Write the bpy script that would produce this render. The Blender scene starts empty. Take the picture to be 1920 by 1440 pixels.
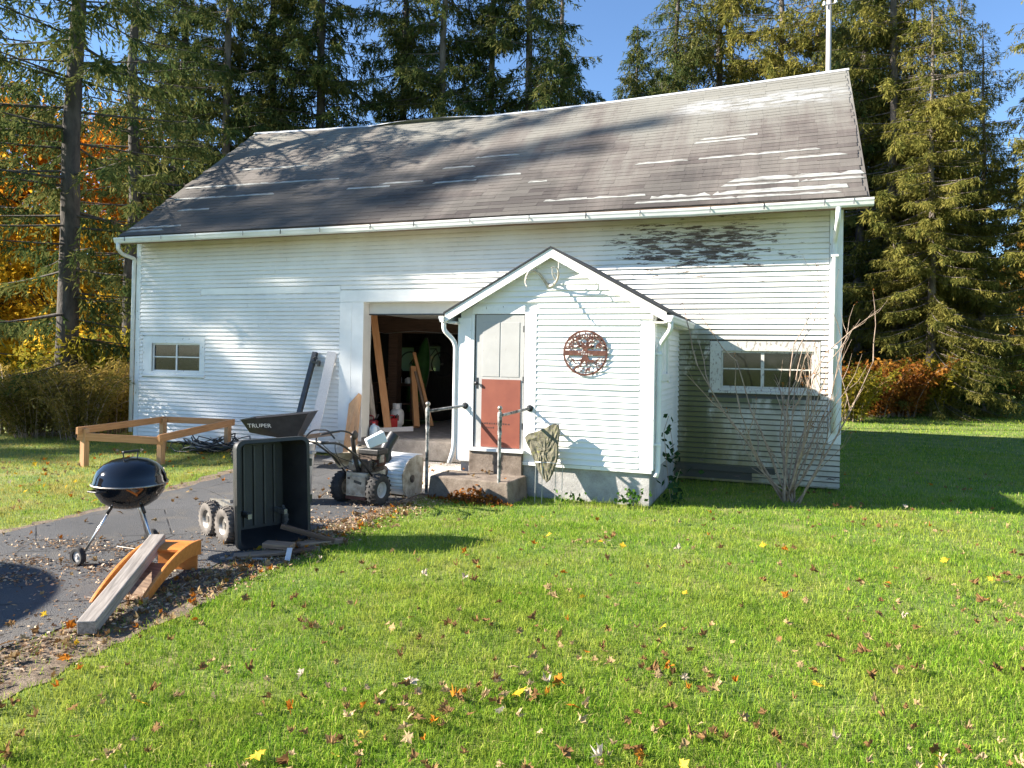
import bpy, math, random
import numpy as np
from mathutils import Matrix, Vector, Quaternion

# ------------------------------------------------------------------ camera
scene = bpy.context.scene
YAW, ROLL, PITCH = math.radians(20.188), math.radians(-0.949), math.radians(0.635)
Fv = Vector((-math.sin(YAW)*math.cos(PITCH), math.cos(YAW)*math.cos(PITCH), math.sin(PITCH)))
Rv = Vector((math.cos(YAW), math.sin(YAW), 0)); Uv = Rv.cross(Fv)
R2 = Rv*math.cos(ROLL) - Uv*math.sin(ROLL); U2 = Rv*math.sin(ROLL) + Uv*math.cos(ROLL)
cam_d = bpy.data.cameras.new('camera'); cam = bpy.data.objects.new('camera', cam_d)
scene.collection.objects.link(cam)
m = Matrix.Identity(4)
for i in range(3):
    m[i][0], m[i][1], m[i][2] = R2[i], U2[i], -Fv[i]
m[0][3], m[1][3], m[2][3] = 0, 0, 2.0
cam.matrix_world = m
cam_d.sensor_width = 36; cam_d.lens = 1383.45/1920*36; cam_d.shift_y = -(720-652.885)/1920
cam_d.clip_start = .05; cam_d.clip_end = 2000
scene.camera = cam

# ------------------------------------------------------------------ sky, sun, exposure
SUNV = Vector((-1.76, -.72, 1.0)).normalized()          # towards the sun
world = bpy.data.worlds.new('World'); scene.world = world; world.use_nodes = True
wn = world.node_tree; bg = wn.nodes['Background']
sky = wn.nodes.new('ShaderNodeTexSky'); sky.sky_type = 'NISHITA'; sky.sun_disc = False
sky.sun_elevation = math.asin(SUNV.z); sky.sun_rotation = math.atan2(SUNV.x, SUNV.y)
sky.altitude = 600; sky.air_density = 1.0; sky.dust_density = .05; sky.ozone_density = 5.0
wn.links.new(sky.outputs[0], bg.inputs[0]); bg.inputs[1].default_value = .071
sun_d = bpy.data.lights.new('sun', 'SUN'); sun = bpy.data.objects.new('sun', sun_d)
scene.collection.objects.link(sun)
sun_d.energy = 5.0; sun_d.angle = math.radians(.55); sun_d.color = (1, .915, .80)
sun.rotation_euler = SUNV.to_track_quat('Z', 'Y').to_euler(); sun.location = (-30, -12, 30)
vs = scene.view_settings
vs.view_transform = 'Standard'; vs.look = 'None'; vs.gamma = 1; vs.exposure = 1.88; vs.use_curve_mapping = False
scene.cycles.max_bounces = 7; scene.cycles.transparent_max_bounces = 8
scene.cycles.use_denoising = True

# ------------------------------------------------------------------ helpers
COL = scene.collection
rnd = random.Random(7)
NR = np.random.default_rng(11)
D = 12.48            # plane of the barn's front wall
PF = 10.03           # plane of the entry's front wall

class MB:
    """collects shapes, builds one mesh object"""
    def __init__(s): s.v = []; s.f = []; s.mi = []
    def add(s, vs_, fs, mi=0):
        b = len(s.v); s.v += [tuple(p) for p in vs_]
        for f in fs: s.f.append(tuple(b+i for i in f)); s.mi.append(mi)
        return s
    def box(s, a, b, mi=0):
        x0, y0, z0 = a; x1, y1, z1 = b
        return s.add([(x0,y0,z0),(x1,y0,z0),(x1,y1,z0),(x0,y1,z0),(x0,y0,z1),(x1,y0,z1),(x1,y1,z1),(x0,y1,z1)],
                     [(0,3,2,1),(4,5,6,7),(0,1,5,4),(1,2,6,5),(2,3,7,6),(3,0,4,7)], mi)
    def bar(s, p, q, w, h, up=(0,0,1), mi=0, taper=1.0):
        p, q = Vector(p), Vector(q); d = (q-p).normalized(); u = Vector(up)
        x = d.cross(u)
        if x.length < 1e-4: x = d.cross(Vector((0,1,0)))
        x.normalize(); y = x.cross(d).normalized()
        vs_ = []
        for c, k in ((p,1),(q,taper)):
            for sx, sy in ((-1,-1),(1,-1),(1,1),(-1,1)): vs_.append(c + x*sx*w/2*k + y*sy*h/2*k)
        return s.add(vs_, [(3,2,1,0),(4,5,6,7),(0,1,5,4),(1,2,6,5),(2,3,7,6),(3,0,4,7)], mi)
    def tube(s, pts, r, n=8, mi=0, cap=True):
        pts = [Vector(p) for p in pts]; rs = r if isinstance(r, (list, tuple)) else [r]*len(pts)
        b = len(s.v); prev = None
        for i, p in enumerate(pts):
            t = (pts[min(i+1, len(pts)-1)] - pts[max(i-1, 0)]).normalized()
            if prev is None:
                x = t.cross(Vector((0,0,1)) if abs(t.z) < .9 else Vector((0,1,0))).normalized()
            else:
                x = (prev - t*prev.dot(t)).normalized()
            prev = x; y = t.cross(x)
            for k in range(n):
                a = 2*math.pi*k/n; s.v.append(tuple(p + (x*math.cos(a) + y*math.sin(a))*rs[i]))
        for i in range(len(pts)-1):
            for k in range(n):
                k2 = (k+1) % n
                s.f.append((b+i*n+k, b+i*n+k2, b+(i+1)*n+k2, b+(i+1)*n+k)); s.mi.append(mi)
        if cap:
            s.f.append(tuple(b+k for k in reversed(range(n)))); s.mi.append(mi)
            e = b+(len(pts)-1)*n; s.f.append(tuple(e+k for k in range(n))); s.mi.append(mi)
        return s
    def lathe(s, prof, n=24, c=(0,0,0), axis='z', mi=0):
        b = len(s.v)
        for r, h in prof:
            for k in range(n):
                a = 2*math.pi*k/n; x, y = r*math.cos(a), r*math.sin(a)
                p = (x, y, h) if axis == 'z' else ((h, x, y) if axis == 'x' else (x, h, y))
                s.v.append((p[0]+c[0], p[1]+c[1], p[2]+c[2]))
        for i in range(len(prof)-1):
            for k in range(n):
                k2 = (k+1) % n; f = (b+i*n+k, b+i*n+k2, b+(i+1)*n+k2, b+(i+1)*n+k)
                s.f.append(f if axis != 'y' else f[::-1]); s.mi.append(mi)
        return s
    def prism(s, poly, ext, mi=0):
        """poly: list of 3d points (planar), ext: extrusion vector"""
        n = len(poly); e = Vector(ext)
        vs_ = [Vector(p) for p in poly] + [Vector(p)+e for p in poly]
        fs = [tuple(range(n-1, -1, -1)), tuple(range(n, 2*n))] + [(i, (i+1) % n, n+(i+1) % n, n+i) for i in range(n)]
        return s.add(vs_, fs, mi)

ORG = {}
def link_mesh(name, me, parent=None, loc=None):
    o = bpy.data.objects.new(name, me); COL.objects.link(o)
    if parent is not None:
        o.parent = parent; ORG[o] = ORG.get(parent, Vector((0,0,0)))
    if loc is not None: o.location = loc
    return o
def obj(name, mb, mat, parent=None, smooth=False, bevel=0, kind=None, angle=None):
    """mesh in world coordinates of its root (root origin is subtracted)"""
    og = ORG.get(parent, Vector((0,0,0))) if parent is not None else Vector((0,0,0))
    me = bpy.data.meshes.new(name)
    me.from_pydata([(p[0]-og[0], p[1]-og[1], p[2]-og[2]) for p in mb.v], [], mb.f)
    mats = mat if isinstance(mat, (list, tuple)) else [mat]
    for q in mats: me.materials.append(q)
    if len(mats) > 1: me.polygons.foreach_set('material_index', mb.mi)
    if smooth: me.polygons.foreach_set('use_smooth', [True]*len(me.polygons))
    me.update()
    if angle is not None: me.set_sharp_from_angle(angle=math.radians(angle))
    o = link_mesh(name, me, parent)
    if bevel:
        b = o.modifiers.new('bevel', 'BEVEL'); b.width = bevel; b.segments = 2; b.limit_method = 'ANGLE'
    if kind: o['kind'] = kind
    return o
def tag(o, label, cat, group=None, kind=None):
    o['label'] = label; o['category'] = cat
    if group: o['group'] = group
    if kind: o['kind'] = kind
    return o
def thing(name, label, cat, loc=(0,0,0), rotz=0, group=None, local=False):
    o = bpy.data.objects.new(name, None); COL.objects.link(o); o.empty_display_size = .2
    o.location = loc; o.rotation_euler = (0, 0, rotz)
    ORG[o] = Vector((0,0,0)) if local else Vector(loc)
    return tag(o, label, cat, group)
def root_mesh(name, mb, mat, label, cat, base, group=None, **kw):
    """top-level single-mesh thing with its origin at base"""
    mb.v = [(p[0]-base[0], p[1]-base[1], p[2]-base[2]) for p in mb.v]
    o = obj(name, mb, mat, **kw); o.location = base
    return tag(o, label, cat, group)
def bar_obj(name, p, q, w, h, mat, parent=None, up=(0,0,1), bevel=.004):
    """a straight piece of lumber whose own x axis runs along it (so the grain does too)"""
    p, q = Vector(p), Vector(q); d = (q-p); L = d.length; d.normalize(); u = Vector(up)
    y = u.cross(d)
    if y.length < 1e-4: y = Vector((0,1,0)).cross(d)
    y.normalize(); z = d.cross(y)
    me = bpy.data.meshes.new(name); b = MB().box((0, -w/2, -h/2), (L, w/2, h/2)); me.from_pydata(b.v, [], b.f); me.materials.append(mat)
    o = link_mesh(name, me, parent); og = ORG.get(parent, Vector((0,0,0))) if parent is not None else Vector((0,0,0))
    mm = Matrix.Identity(4)
    for i in range(3): mm[i][0], mm[i][1], mm[i][2], mm[i][3] = d[i], y[i], z[i], p[i]-og[i]
    o.matrix_local = mm
    if bevel:
        bv = o.modifiers.new('bevel', 'BEVEL'); bv.width = bevel; bv.segments = 2; bv.limit_method = 'ANGLE'
    return o
def np_mesh(name, V, F, mat, attrs=None, smooth=False):
    """V (n,3), F (m,k) numpy -> mesh"""
    me = bpy.data.meshes.new(name)
    n, (mm, k) = len(V), F.shape
    me.vertices.add(n); me.vertices.foreach_set('co', np.ascontiguousarray(V, np.float32).ravel())
    me.loops.add(mm*k); me.loops.foreach_set('vertex_index', np.ascontiguousarray(F, np.int32).ravel())
    me.polygons.add(mm); me.polygons.foreach_set('loop_start', np.arange(0, mm*k, k, dtype=np.int32))
    me.update(calc_edges=True)
    me.materials.append(mat)
    if smooth: me.polygons.foreach_set('use_smooth', [True]*mm)
    for nm, a in (attrs or {}).items():
        at = me.attributes.new(nm, 'FLOAT', 'POINT'); at.data.foreach_set('value', np.ascontiguousarray(a, np.float32))
    return me

# ------------------------------------------------------------------ material helpers
class NT:
    def __init__(s, name):
        s.m = bpy.data.materials.new(name); s.m.use_nodes = True; s.t = s.m.node_tree
        s.b = s.t.nodes['Principled BSDF']; s.out = s.t.nodes['Material Output']
        s.geo = s.t.nodes.new('ShaderNodeNewGeometry'); s.pos = s.geo.outputs['Position']
        s.tc = s.t.nodes.new('ShaderNodeTexCoord'); s.obj = s.tc.outputs['Object']
        s.oi = s.t.nodes.new('ShaderNodeObjectInfo'); s.rand = s.oi.outputs['Random']
    def set(s, sock, val):
        if isinstance(val, bpy.types.NodeSocket): s.t.links.new(val, sock)
        elif isinstance(val, (tuple, list)) and len(val) == 3 and sock.type == 'RGBA': sock.default_value = (*val, 1)
        else: sock.default_value = val
    def noise(s, scale=5, detail=4, rough=.55, vec=None, dist=0):
        n = s.t.nodes.new('ShaderNodeTexNoise'); s.set(n.inputs['Vector'], vec or s.pos)
        n.inputs['Scale'].default_value = scale; n.inputs['Detail'].default_value = detail
        n.inputs['Roughness'].default_value = rough; n.inputs['Distortion'].default_value = dist
        return n.outputs['Fac']
    def vor(s, scale=5, vec=None, feat='F1', out='Distance', rnd_=1):
        n = s.t.nodes.new('ShaderNodeTexVoronoi'); s.set(n.inputs['Vector'], vec or s.pos); n.feature = feat
        n.inputs['Scale'].default_value = scale; n.inputs['Randomness'].default_value = rnd_
        return n.outputs[out]
    def map(s, vec, scale=(1,1,1), loc=(0,0,0), rot=(0,0,0)):
        n = s.t.nodes.new('ShaderNodeMapping'); s.set(n.inputs['Vector'], vec)
        n.inputs['Scale'].default_value = scale; n.inputs['Location'].default_value = loc; n.inputs['Rotation'].default_value = rot
        return n.outputs[0]
    def ramp(s, fac, stops, interp='LINEAR'):
        n = s.t.nodes.new('ShaderNodeValToRGB'); s.set(n.inputs[0], fac); r = n.color_ramp; r.interpolation = interp
        while len(r.elements) < len(stops): r.elements.new(.5)
        for e, (p, c) in zip(r.elements, stops): e.position = p; e.color = (*c, 1) if len(c) == 3 else c
        return n.outputs[0]
    def mix(s, fac, a, b, mode='MIX'):
        n = s.t.nodes.new('ShaderNodeMix'); n.data_type = 'RGBA'; n.blend_type = mode
        s.set(n.inputs[0], fac); s.set(n.inputs[6], a); s.set(n.inputs[7], b)
        return n.outputs[2]
    def math(s, op, a, b=0.0, c=None):
        n = s.t.nodes.new('ShaderNodeMath'); n.operation = op; n.use_clamp = False
        s.set(n.inputs[0], a); s.set(n.inputs[1], b)
        if c is not None: s.set(n.inputs[2], c)
        return n.outputs[0]
    def rng(s, v, a, b, c=0.0, d=1.0, smooth=False):
        n = s.t.nodes.new('ShaderNodeMapRange'); n.clamp = True
        if smooth: n.interpolation_type = 'SMOOTHSTEP'
        s.set(n.inputs[0], v)
        for i, x in enumerate((a, b, c, d)): n.inputs[i+1].default_value = x
        return n.outputs[0]
    def xyz(s, vec=None):
        n = s.t.nodes.new('ShaderNodeSeparateXYZ'); s.set(n.inputs[0], vec or s.pos); return n.outputs
    def attr(s, name):
        n = s.t.nodes.new('ShaderNodeAttribute'); n.attribute_name = name; return n.outputs['Fac']
    def bump(s, h, dist=.01, strength=1):
        n = s.t.nodes.new('ShaderNodeBump'); s.set(n.inputs['Height'], h)
        n.inputs['Distance'].default_value = dist; n.inputs['Strength'].default_value = strength
        s.t.links.new(n.outputs[0], s.b.inputs['Normal']); return n
    def fin(s, col=None, rough=.6, metal=0, spec=None):
        if col is not None: s.set(s.b.inputs['Base Color'], col)
        s.set(s.b.inputs['Roughness'], rough); s.set(s.b.inputs['Metallic'], metal)
        if spec is not None: s.b.inputs['Specular IOR Level'].default_value = spec
        return s.m
    def leafy(s, col, trans=.35, rough=.7, tcol=None):
        """diffuse + translucent leaf"""
        d = s.t.nodes.new('ShaderNodeBsdfDiffuse'); t = s.t.nodes.new('ShaderNodeBsdfTranslucent'); mx = s.t.nodes.new('ShaderNodeMixShader')
        s.set(d.inputs[0], col); s.set(t.inputs[0], tcol or col); mx.inputs[0].default_value = trans
        s.t.links.new(d.outputs[0], mx.inputs[1]); s.t.links.new(t.outputs[0], mx.inputs[2])
        s.t.links.new(mx.outputs[0], s.out.inputs[0]); s.t.nodes.remove(s.b)
        return s.m
def boxmask(n, x, z, x0, x1, z0, z1, sx=.3, sz=.2):
    a = n.math('MULTIPLY', n.rng(x, x0-sx, x0+sx), n.rng(x, x1-sx, x1+sx, 1, 0))
    b = n.math('MULTIPLY', n.rng(z, z0-sz, z0+sz), n.rng(z, z1-sz, z1+sz, 1, 0))
    return n.math('MULTIPLY', a, b)
def simple(name, c1, c2=None, scale=8, rough=.6, metal=0, bump=0, bscale=None, stretch=(1,1,1), detail=5, spec=None, contrast=(.3,.7)):
    n = NT(name); v = n.map(n.obj, stretch)
    if c2 is None: col = c1
    else: col = n.ramp(n.noise(scale, detail, vec=v), [(contrast[0], c1), (contrast[1], c2)])
    if bump: n.bump(n.noise(bscale or scale*3, 4, vec=v), bump)
    return n.fin(col, rough, metal, spec)
# ------------------------------------------------------------------ materials
def m_siding():
    n = NT('barn_siding_paint'); x, y, z = n.xyz()[:3]
    sv = n.map(n.pos, (1.2, 1, 5))
    col = n.ramp(n.noise(1.3, 5), [(.25, (.70, .69, .66)), (.7, (.83, .82, .785))])
    col = n.mix(n.rng(n.rand, 0, 1, 0, .2), col, (.60, .585, .55))
    # tan run-off stain below the gutter
    st = n.math('MULTIPLY', n.rng(z, 3.75, 4.3, 0, .75), n.rng(n.noise(.9, 3, vec=n.map(n.pos, (1, 1, .4))), .3, .7, .35, 1))
    col = n.mix(st, col, (.46, .36, .25))
    # algae: streak at the inner corner, dirty skirt below the right window
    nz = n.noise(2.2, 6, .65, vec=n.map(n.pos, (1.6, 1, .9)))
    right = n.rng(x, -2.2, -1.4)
    skirt = n.math('MULTIPLY', n.math('MULTIPLY', n.rng(z, .3, 2.3, 1.0, .0), n.rng(x, -1.0, .9, 1, .6)), right)
    skirt = n.math('MULTIPLY', skirt, n.rng(nz, .15, .42))
    col = n.mix(skirt, col, n.ramp(n.noise(1.4, 5, .7), [(.35, (.22, .18, .075)), (.6, (.46, .40, .25))]))
    # yellow-green bloom and run marks on the sheltered boards
    bz = n.noise(1.6, 6, .7, vec=n.map(n.pos, (1.5, 1, .8)))
    bloom = n.math('MULTIPLY', n.math('MULTIPLY', n.rng(z, .4, 2.4, 1, .25), n.rng(x, -1.3, .7, 1, .12)), n.math('MULTIPLY', right, n.rng(bz, .34, .54)))
    bloom = n.math('MULTIPLY', bloom, n.rng(z, 2.3, 2.6, 1, 0))
    col = n.mix(n.math('MULTIPLY', bloom, .95), col, (.23, .18, .035))
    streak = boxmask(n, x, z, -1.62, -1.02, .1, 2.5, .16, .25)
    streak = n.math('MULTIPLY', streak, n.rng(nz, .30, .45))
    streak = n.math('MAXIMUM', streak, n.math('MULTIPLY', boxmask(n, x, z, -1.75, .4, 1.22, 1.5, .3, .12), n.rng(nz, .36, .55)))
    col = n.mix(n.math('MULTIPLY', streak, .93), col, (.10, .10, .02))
    dj = n.rng(n.xyz(n.obj)[2], .058, .074)  # dark line under the next board's butt: joint grime plus painted shade
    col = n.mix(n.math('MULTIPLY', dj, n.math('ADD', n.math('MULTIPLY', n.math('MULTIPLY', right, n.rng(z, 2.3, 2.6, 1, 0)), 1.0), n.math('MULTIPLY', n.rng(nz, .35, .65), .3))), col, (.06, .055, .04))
    # paint peeled to the bare grey boards
    pz = n.noise(9.5, 7, .74, vec=n.map(n.pos, (.38, 1, 2.3)))
    pm = boxmask(n, x, z, -2.75, -.2, 3.5, 4.3, .6, .22)
    pm2 = boxmask(n, x, z, -3.0, .9, 2.2, 4.3, .5, .6)
    lowp = n.math('MULTIPLY', n.math('MULTIPLY', n.rng(z, .05, .9, 1, 0), right), .42)
    thr = n.math('ADD', n.math('ADD', n.math('MULTIPLY', pm, .195), n.math('MULTIPLY', pm2, .045)), n.math('MULTIPLY', lowp, .25))
    peel = n.rng(n.math('ADD', pz, thr), .70, .715)
    bare = n.ramp(n.noise(9, 5, vec=n.map(n.pos, (.5, 1, 6))), [(.3, (.075, .052, .042)), (.7, (.19, .145, .115))])
    col = n.mix(peel, col, bare)
    h = n.math('SUBTRACT', n.math('MULTIPLY', n.noise(14, 4, vec=sv), .5), n.math('MULTIPLY', peel, .8))
    n.bump(h, .004, .6)
    return n.fin(col, .55)
def m_white(name='white_trim_paint', chips=.66, tint=(.82, .82, .80)):
    n = NT(name)
    col = n.ramp(n.noise(3, 5), [(.25, tuple(c*.86 for c in tint)), (.65, tint)])
    ch = n.rng(n.noise(26, 4, .6, vec=n.map(n.pos, (1, 1, .45))), chips, chips+.02)
    col = n.mix(ch, col, (.30, .27, .24))
    n.bump(n.noise(30, 3), .002, .5)
    return n.fin(col, .5)
def m_porch_siding():
    n = NT('entry_siding_paint')
    col = n.ramp(n.noise(2, 4), [(.3, (.75, .75, .74)), (.7, (.84, .84, .82))])
    col = n.mix(n.rng(n.rand, 0, 1, 0, .06), col, (.6, .6, .57))
    ch = n.rng(n.noise(20, 5, .65, vec=n.map(n.pos, (.5, .5, 1.4))), .70, .72)
    col = n.mix(ch, col, (.32, .3, .27)); n.bump(n.noise(18, 3), .003, .5)
    return n.fin(col, .5)
def m_shingle(name, light=False):
    n = NT(name); x, y, z = n.xyz()[:3]
    big = n.noise(.42, 5, .6, vec=n.map(n.pos, (1, .8, .35)))
    streak = n.noise(1.1, 5, .65, vec=n.map(n.pos, (1.7, .14, .14)))
    low = n.math('ADD', n.rng(z, 4.5, 7.4, .14, -.20), n.rng(x, -13, 0, .10, -.07))
    f = n.math('ADD', n.math('ADD', n.math('MULTIPLY', big, .75), n.math('MULTIPLY', streak, .56)), low)
    col = n.ramp(f, [(.36, (.19, .186, .162)), (.50, (.16, .151, .132)), (.61, (.104, .086, .077)), (.76, (.04, .032, .03))])
    col = n.mix(n.rng(n.rand, 0, 1, 0, .22), col, (.30, .29, .25))
    up = n.math('MULTIPLY', boxmask(n, x, z, -1.9, 1.0, 6.95, 7.35, .5, .12), n.rng(n.noise(2.2, 5, .7, vec=n.map(n.pos, (.8, 2, 2))), .42, .58))
    col = n.mix(n.math('MULTIPLY', up, .8), col, (.46, .48, .50))
    gr = n.noise(85, 3, .7)
    col = n.mix(n.rng(gr, .35, .75, 0, .35), col, (.07, .065, .06))
    if light:
        col = n.mix(n.rng(n.noise(4, 4, .65, vec=n.map(n.pos, (1, 3, 3))), .3, .62, .2, .9), col, (.40, .41, .385))
    n.bump(gr, .004, .6)
    return n.fin(col, .9)
def m_asphalt():
    n = NT('asphalt'); g = n.noise(140, 3, .7); v = n.vor(95)
    col = n.ramp(n.noise(.9, 5), [(.3, (.056, .058, .061)), (.7, (.09, .091, .093))])
    col = n.mix(n.rng(g, .4, .75, 0, .6), col, (.19, .185, .18))
    col = n.mix(n.rng(n.noise(1.7, 5, .65), .54, .72, 0, .5), col, (.17, .145, .11))
    ck = n.rng(n.vor(.85, vec=n.map(n.pos, (1, 1, 1), (.3, .1, 0)), feat='DISTANCE_TO_EDGE'), .0, .012, 1, 0)
    ck = n.math('MULTIPLY', ck, n.rng(n.noise(2.2, 4, .6), .42, .56))
    col = n.mix(n.math('MULTIPLY', ck, .85), col, (.018, .016, .014))
    n.bump(n.math('SUBTRACT', n.math('ADD', v, g), n.math('MULTIPLY', ck, 1.5)), .006, .9)
    return n.fin(col, .92, 0, .2)
def m_dirt():
    n = NT('dirt_verge')
    col = n.ramp(n.noise(7, 6, .65), [(.3, (.075, .055, .038)), (.5, (.17, .125, .085)), (.7, (.28, .22, .16))])
    n.bump(n.noise(40, 5, .7), .03, .9)
    return n.fin(col, .95)
def m_ground():
    n = NT('lawn_soil')
    col = n.ramp(n.noise(1.8, 6, .6), [(.3, (.07, .13, .018)), (.5, (.14, .20, .03)), (.72, (.26, .23, .08))])
    n.bump(n.noise(30, 5, .7), .03, .8)
    return n.fin(col, .95)
def m_grass():
    n = NT('grass_blades'); r = n.attr('rnd'); x, y, z = n.xyz()[:3]
    pat = n.noise(.55, 4, .55); pat2 = n.noise(2.3, 3, .6)
    col = n.ramp(r, [(0, (.065, .155, .014)), (.4, (.19, .34, .03)), (.8, (.36, .46, .055)), (1, (.60, .54, .20))])
    yel = n.math('ADD', n.math('MULTIPLY', pat, .65), n.math('MULTIPLY', pat2, .4))
    col = n.mix(n.rng(yel, .48, .66, 0, .5), col, (.44, .42, .09))
    dk = n.noise(3.6, 3, .6)
    col = n.mix(n.rng(dk, .52, .66, 0, .5), col, (.055, .14, .014))
    lefty = n.math('MULTIPLY', n.rng(x, -9.2, -7.8, 1, 0), n.rng(pat2, .32, .58))
    col = n.mix(n.math('MULTIPLY', lefty, .72), col, (.42, .31, .11))
    return n.leafy(col, .42)
def m_foliage(name, stops, trans=.3, patch=None):
    n = NT(name); r = n.attr('rnd')
    f = n.math('ADD', n.math('MULTIPLY', r, .6), n.math('MULTIPLY', n.rng(n.noise(.8, 3), .3, .7), .4))
    return n.leafy(n.ramp(f, stops), trans)
def m_wood(name, c1, c2, scale=5, rough=.65, along='x', knots=False):
    n = NT(name); st = {'x': (.6, 9, 9), 'y': (9, .6, 9), 'z': (9, 9, .6)}[along]
    w = n.noise(scale, 6, .6, vec=n.map(n.obj, st), dist=.6)
    col = n.ramp(w, [(.28, c1), (.7, c2)])
    if knots:
        k = n.rng(n.vor(2.6, vec=n.map(n.obj, tuple(c*.6 for c in st))), .05, .16, .8, 0)
        col = n.mix(k, col, tuple(c*.3 for c in c1))
    n.bump(w, .003, .7)
    return n.fin(col, rough)
def m_rust():
    n = NT('rusted_sheet_steel')
    col = n.ramp(n.noise(14, 5, .65), [(.3, (.05, .02, .014)), (.55, (.095, .034, .022)), (.75, (.15, .066, .04))])
    n.bump(n.noise(60, 3), .002, .6); return n.fin(col, .85)
def m_stone():
    n = NT('lichened_stone'); a = n.noise(9, 7, .7); b = n.vor(16)
    col = n.ramp(a, [(.3, (.075, .068, .045)), (.5, (.15, .138, .095)), (.68, (.22, .205, .145))])
    col = n.mix(n.rng(n.noise(24, 5, .7), .55, .68), col, (.20, .20, .055))
    n.bump(n.math('ADD', a, n.math('MULTIPLY', b, .5)), .018, .8); return n.fin(col, .95)
def m_concrete(name='weathered_concrete', c1=(.16,.13,.11), c2=(.34,.30,.27)):
    n = NT(name)
    col = n.ramp(n.noise(5, 7, .65), [(.28, c1), (.7, c2)])
    col = n.mix(n.rng(n.noise(60, 3, .7), .5, .8, 0, .5), col, tuple(c*.5 for c in c1))
    n.bump(n.noise(45, 5, .7), .008, .8); return n.fin(col, .93)
def m_glass(name='dusty_window_glass'):
    n = NT(name); N_ = n.t.nodes.new
    tr, di, gl, mx, m2, fr = N_('ShaderNodeBsdfTransparent'), N_('ShaderNodeBsdfDiffuse'), N_('ShaderNodeBsdfGlossy'), N_('ShaderNodeMixShader'), N_('ShaderNodeMixShader'), N_('ShaderNodeFresnel')
    tr.inputs[0].default_value = (.62, .66, .64, 1); di.inputs[0].default_value = (.13, .13, .12, 1); gl.inputs[0].default_value = (.9, .9, .9, 1); gl.inputs['Roughness'].default_value = .06
    fr.inputs[0].default_value = 1.5
    n.set(mx.inputs[0], n.rng(n.noise(4, 6, .65), .38, .8, .01, .14)); n.t.links.new(tr.outputs[0], mx.inputs[1]); n.t.links.new(di.outputs[0], mx.inputs[2])
    n.t.links.new(fr.outputs[0], m2.inputs[0]); n.t.links.new(mx.outputs[0], m2.inputs[1]); n.t.links.new(gl.outputs[0], m2.inputs[2])
    n.t.links.new(m2.outputs[0], n.out.inputs[0]); n.t.nodes.remove(n.b); return n.m
def m_glass_old(name='dusty_window_glass_old', col=(.035,.04,.04), rough=.08):
    n = NT(name)
    d = n.rng(n.noise(4, 6, .65), .45, .8, 0, .22)
    c = n.mix(d, col, (.35, .34, .31))
    return n.fin(c, n.rng(n.noise(5, 4), .3, .7, rough, rough+.12), 0, .8)
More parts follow.
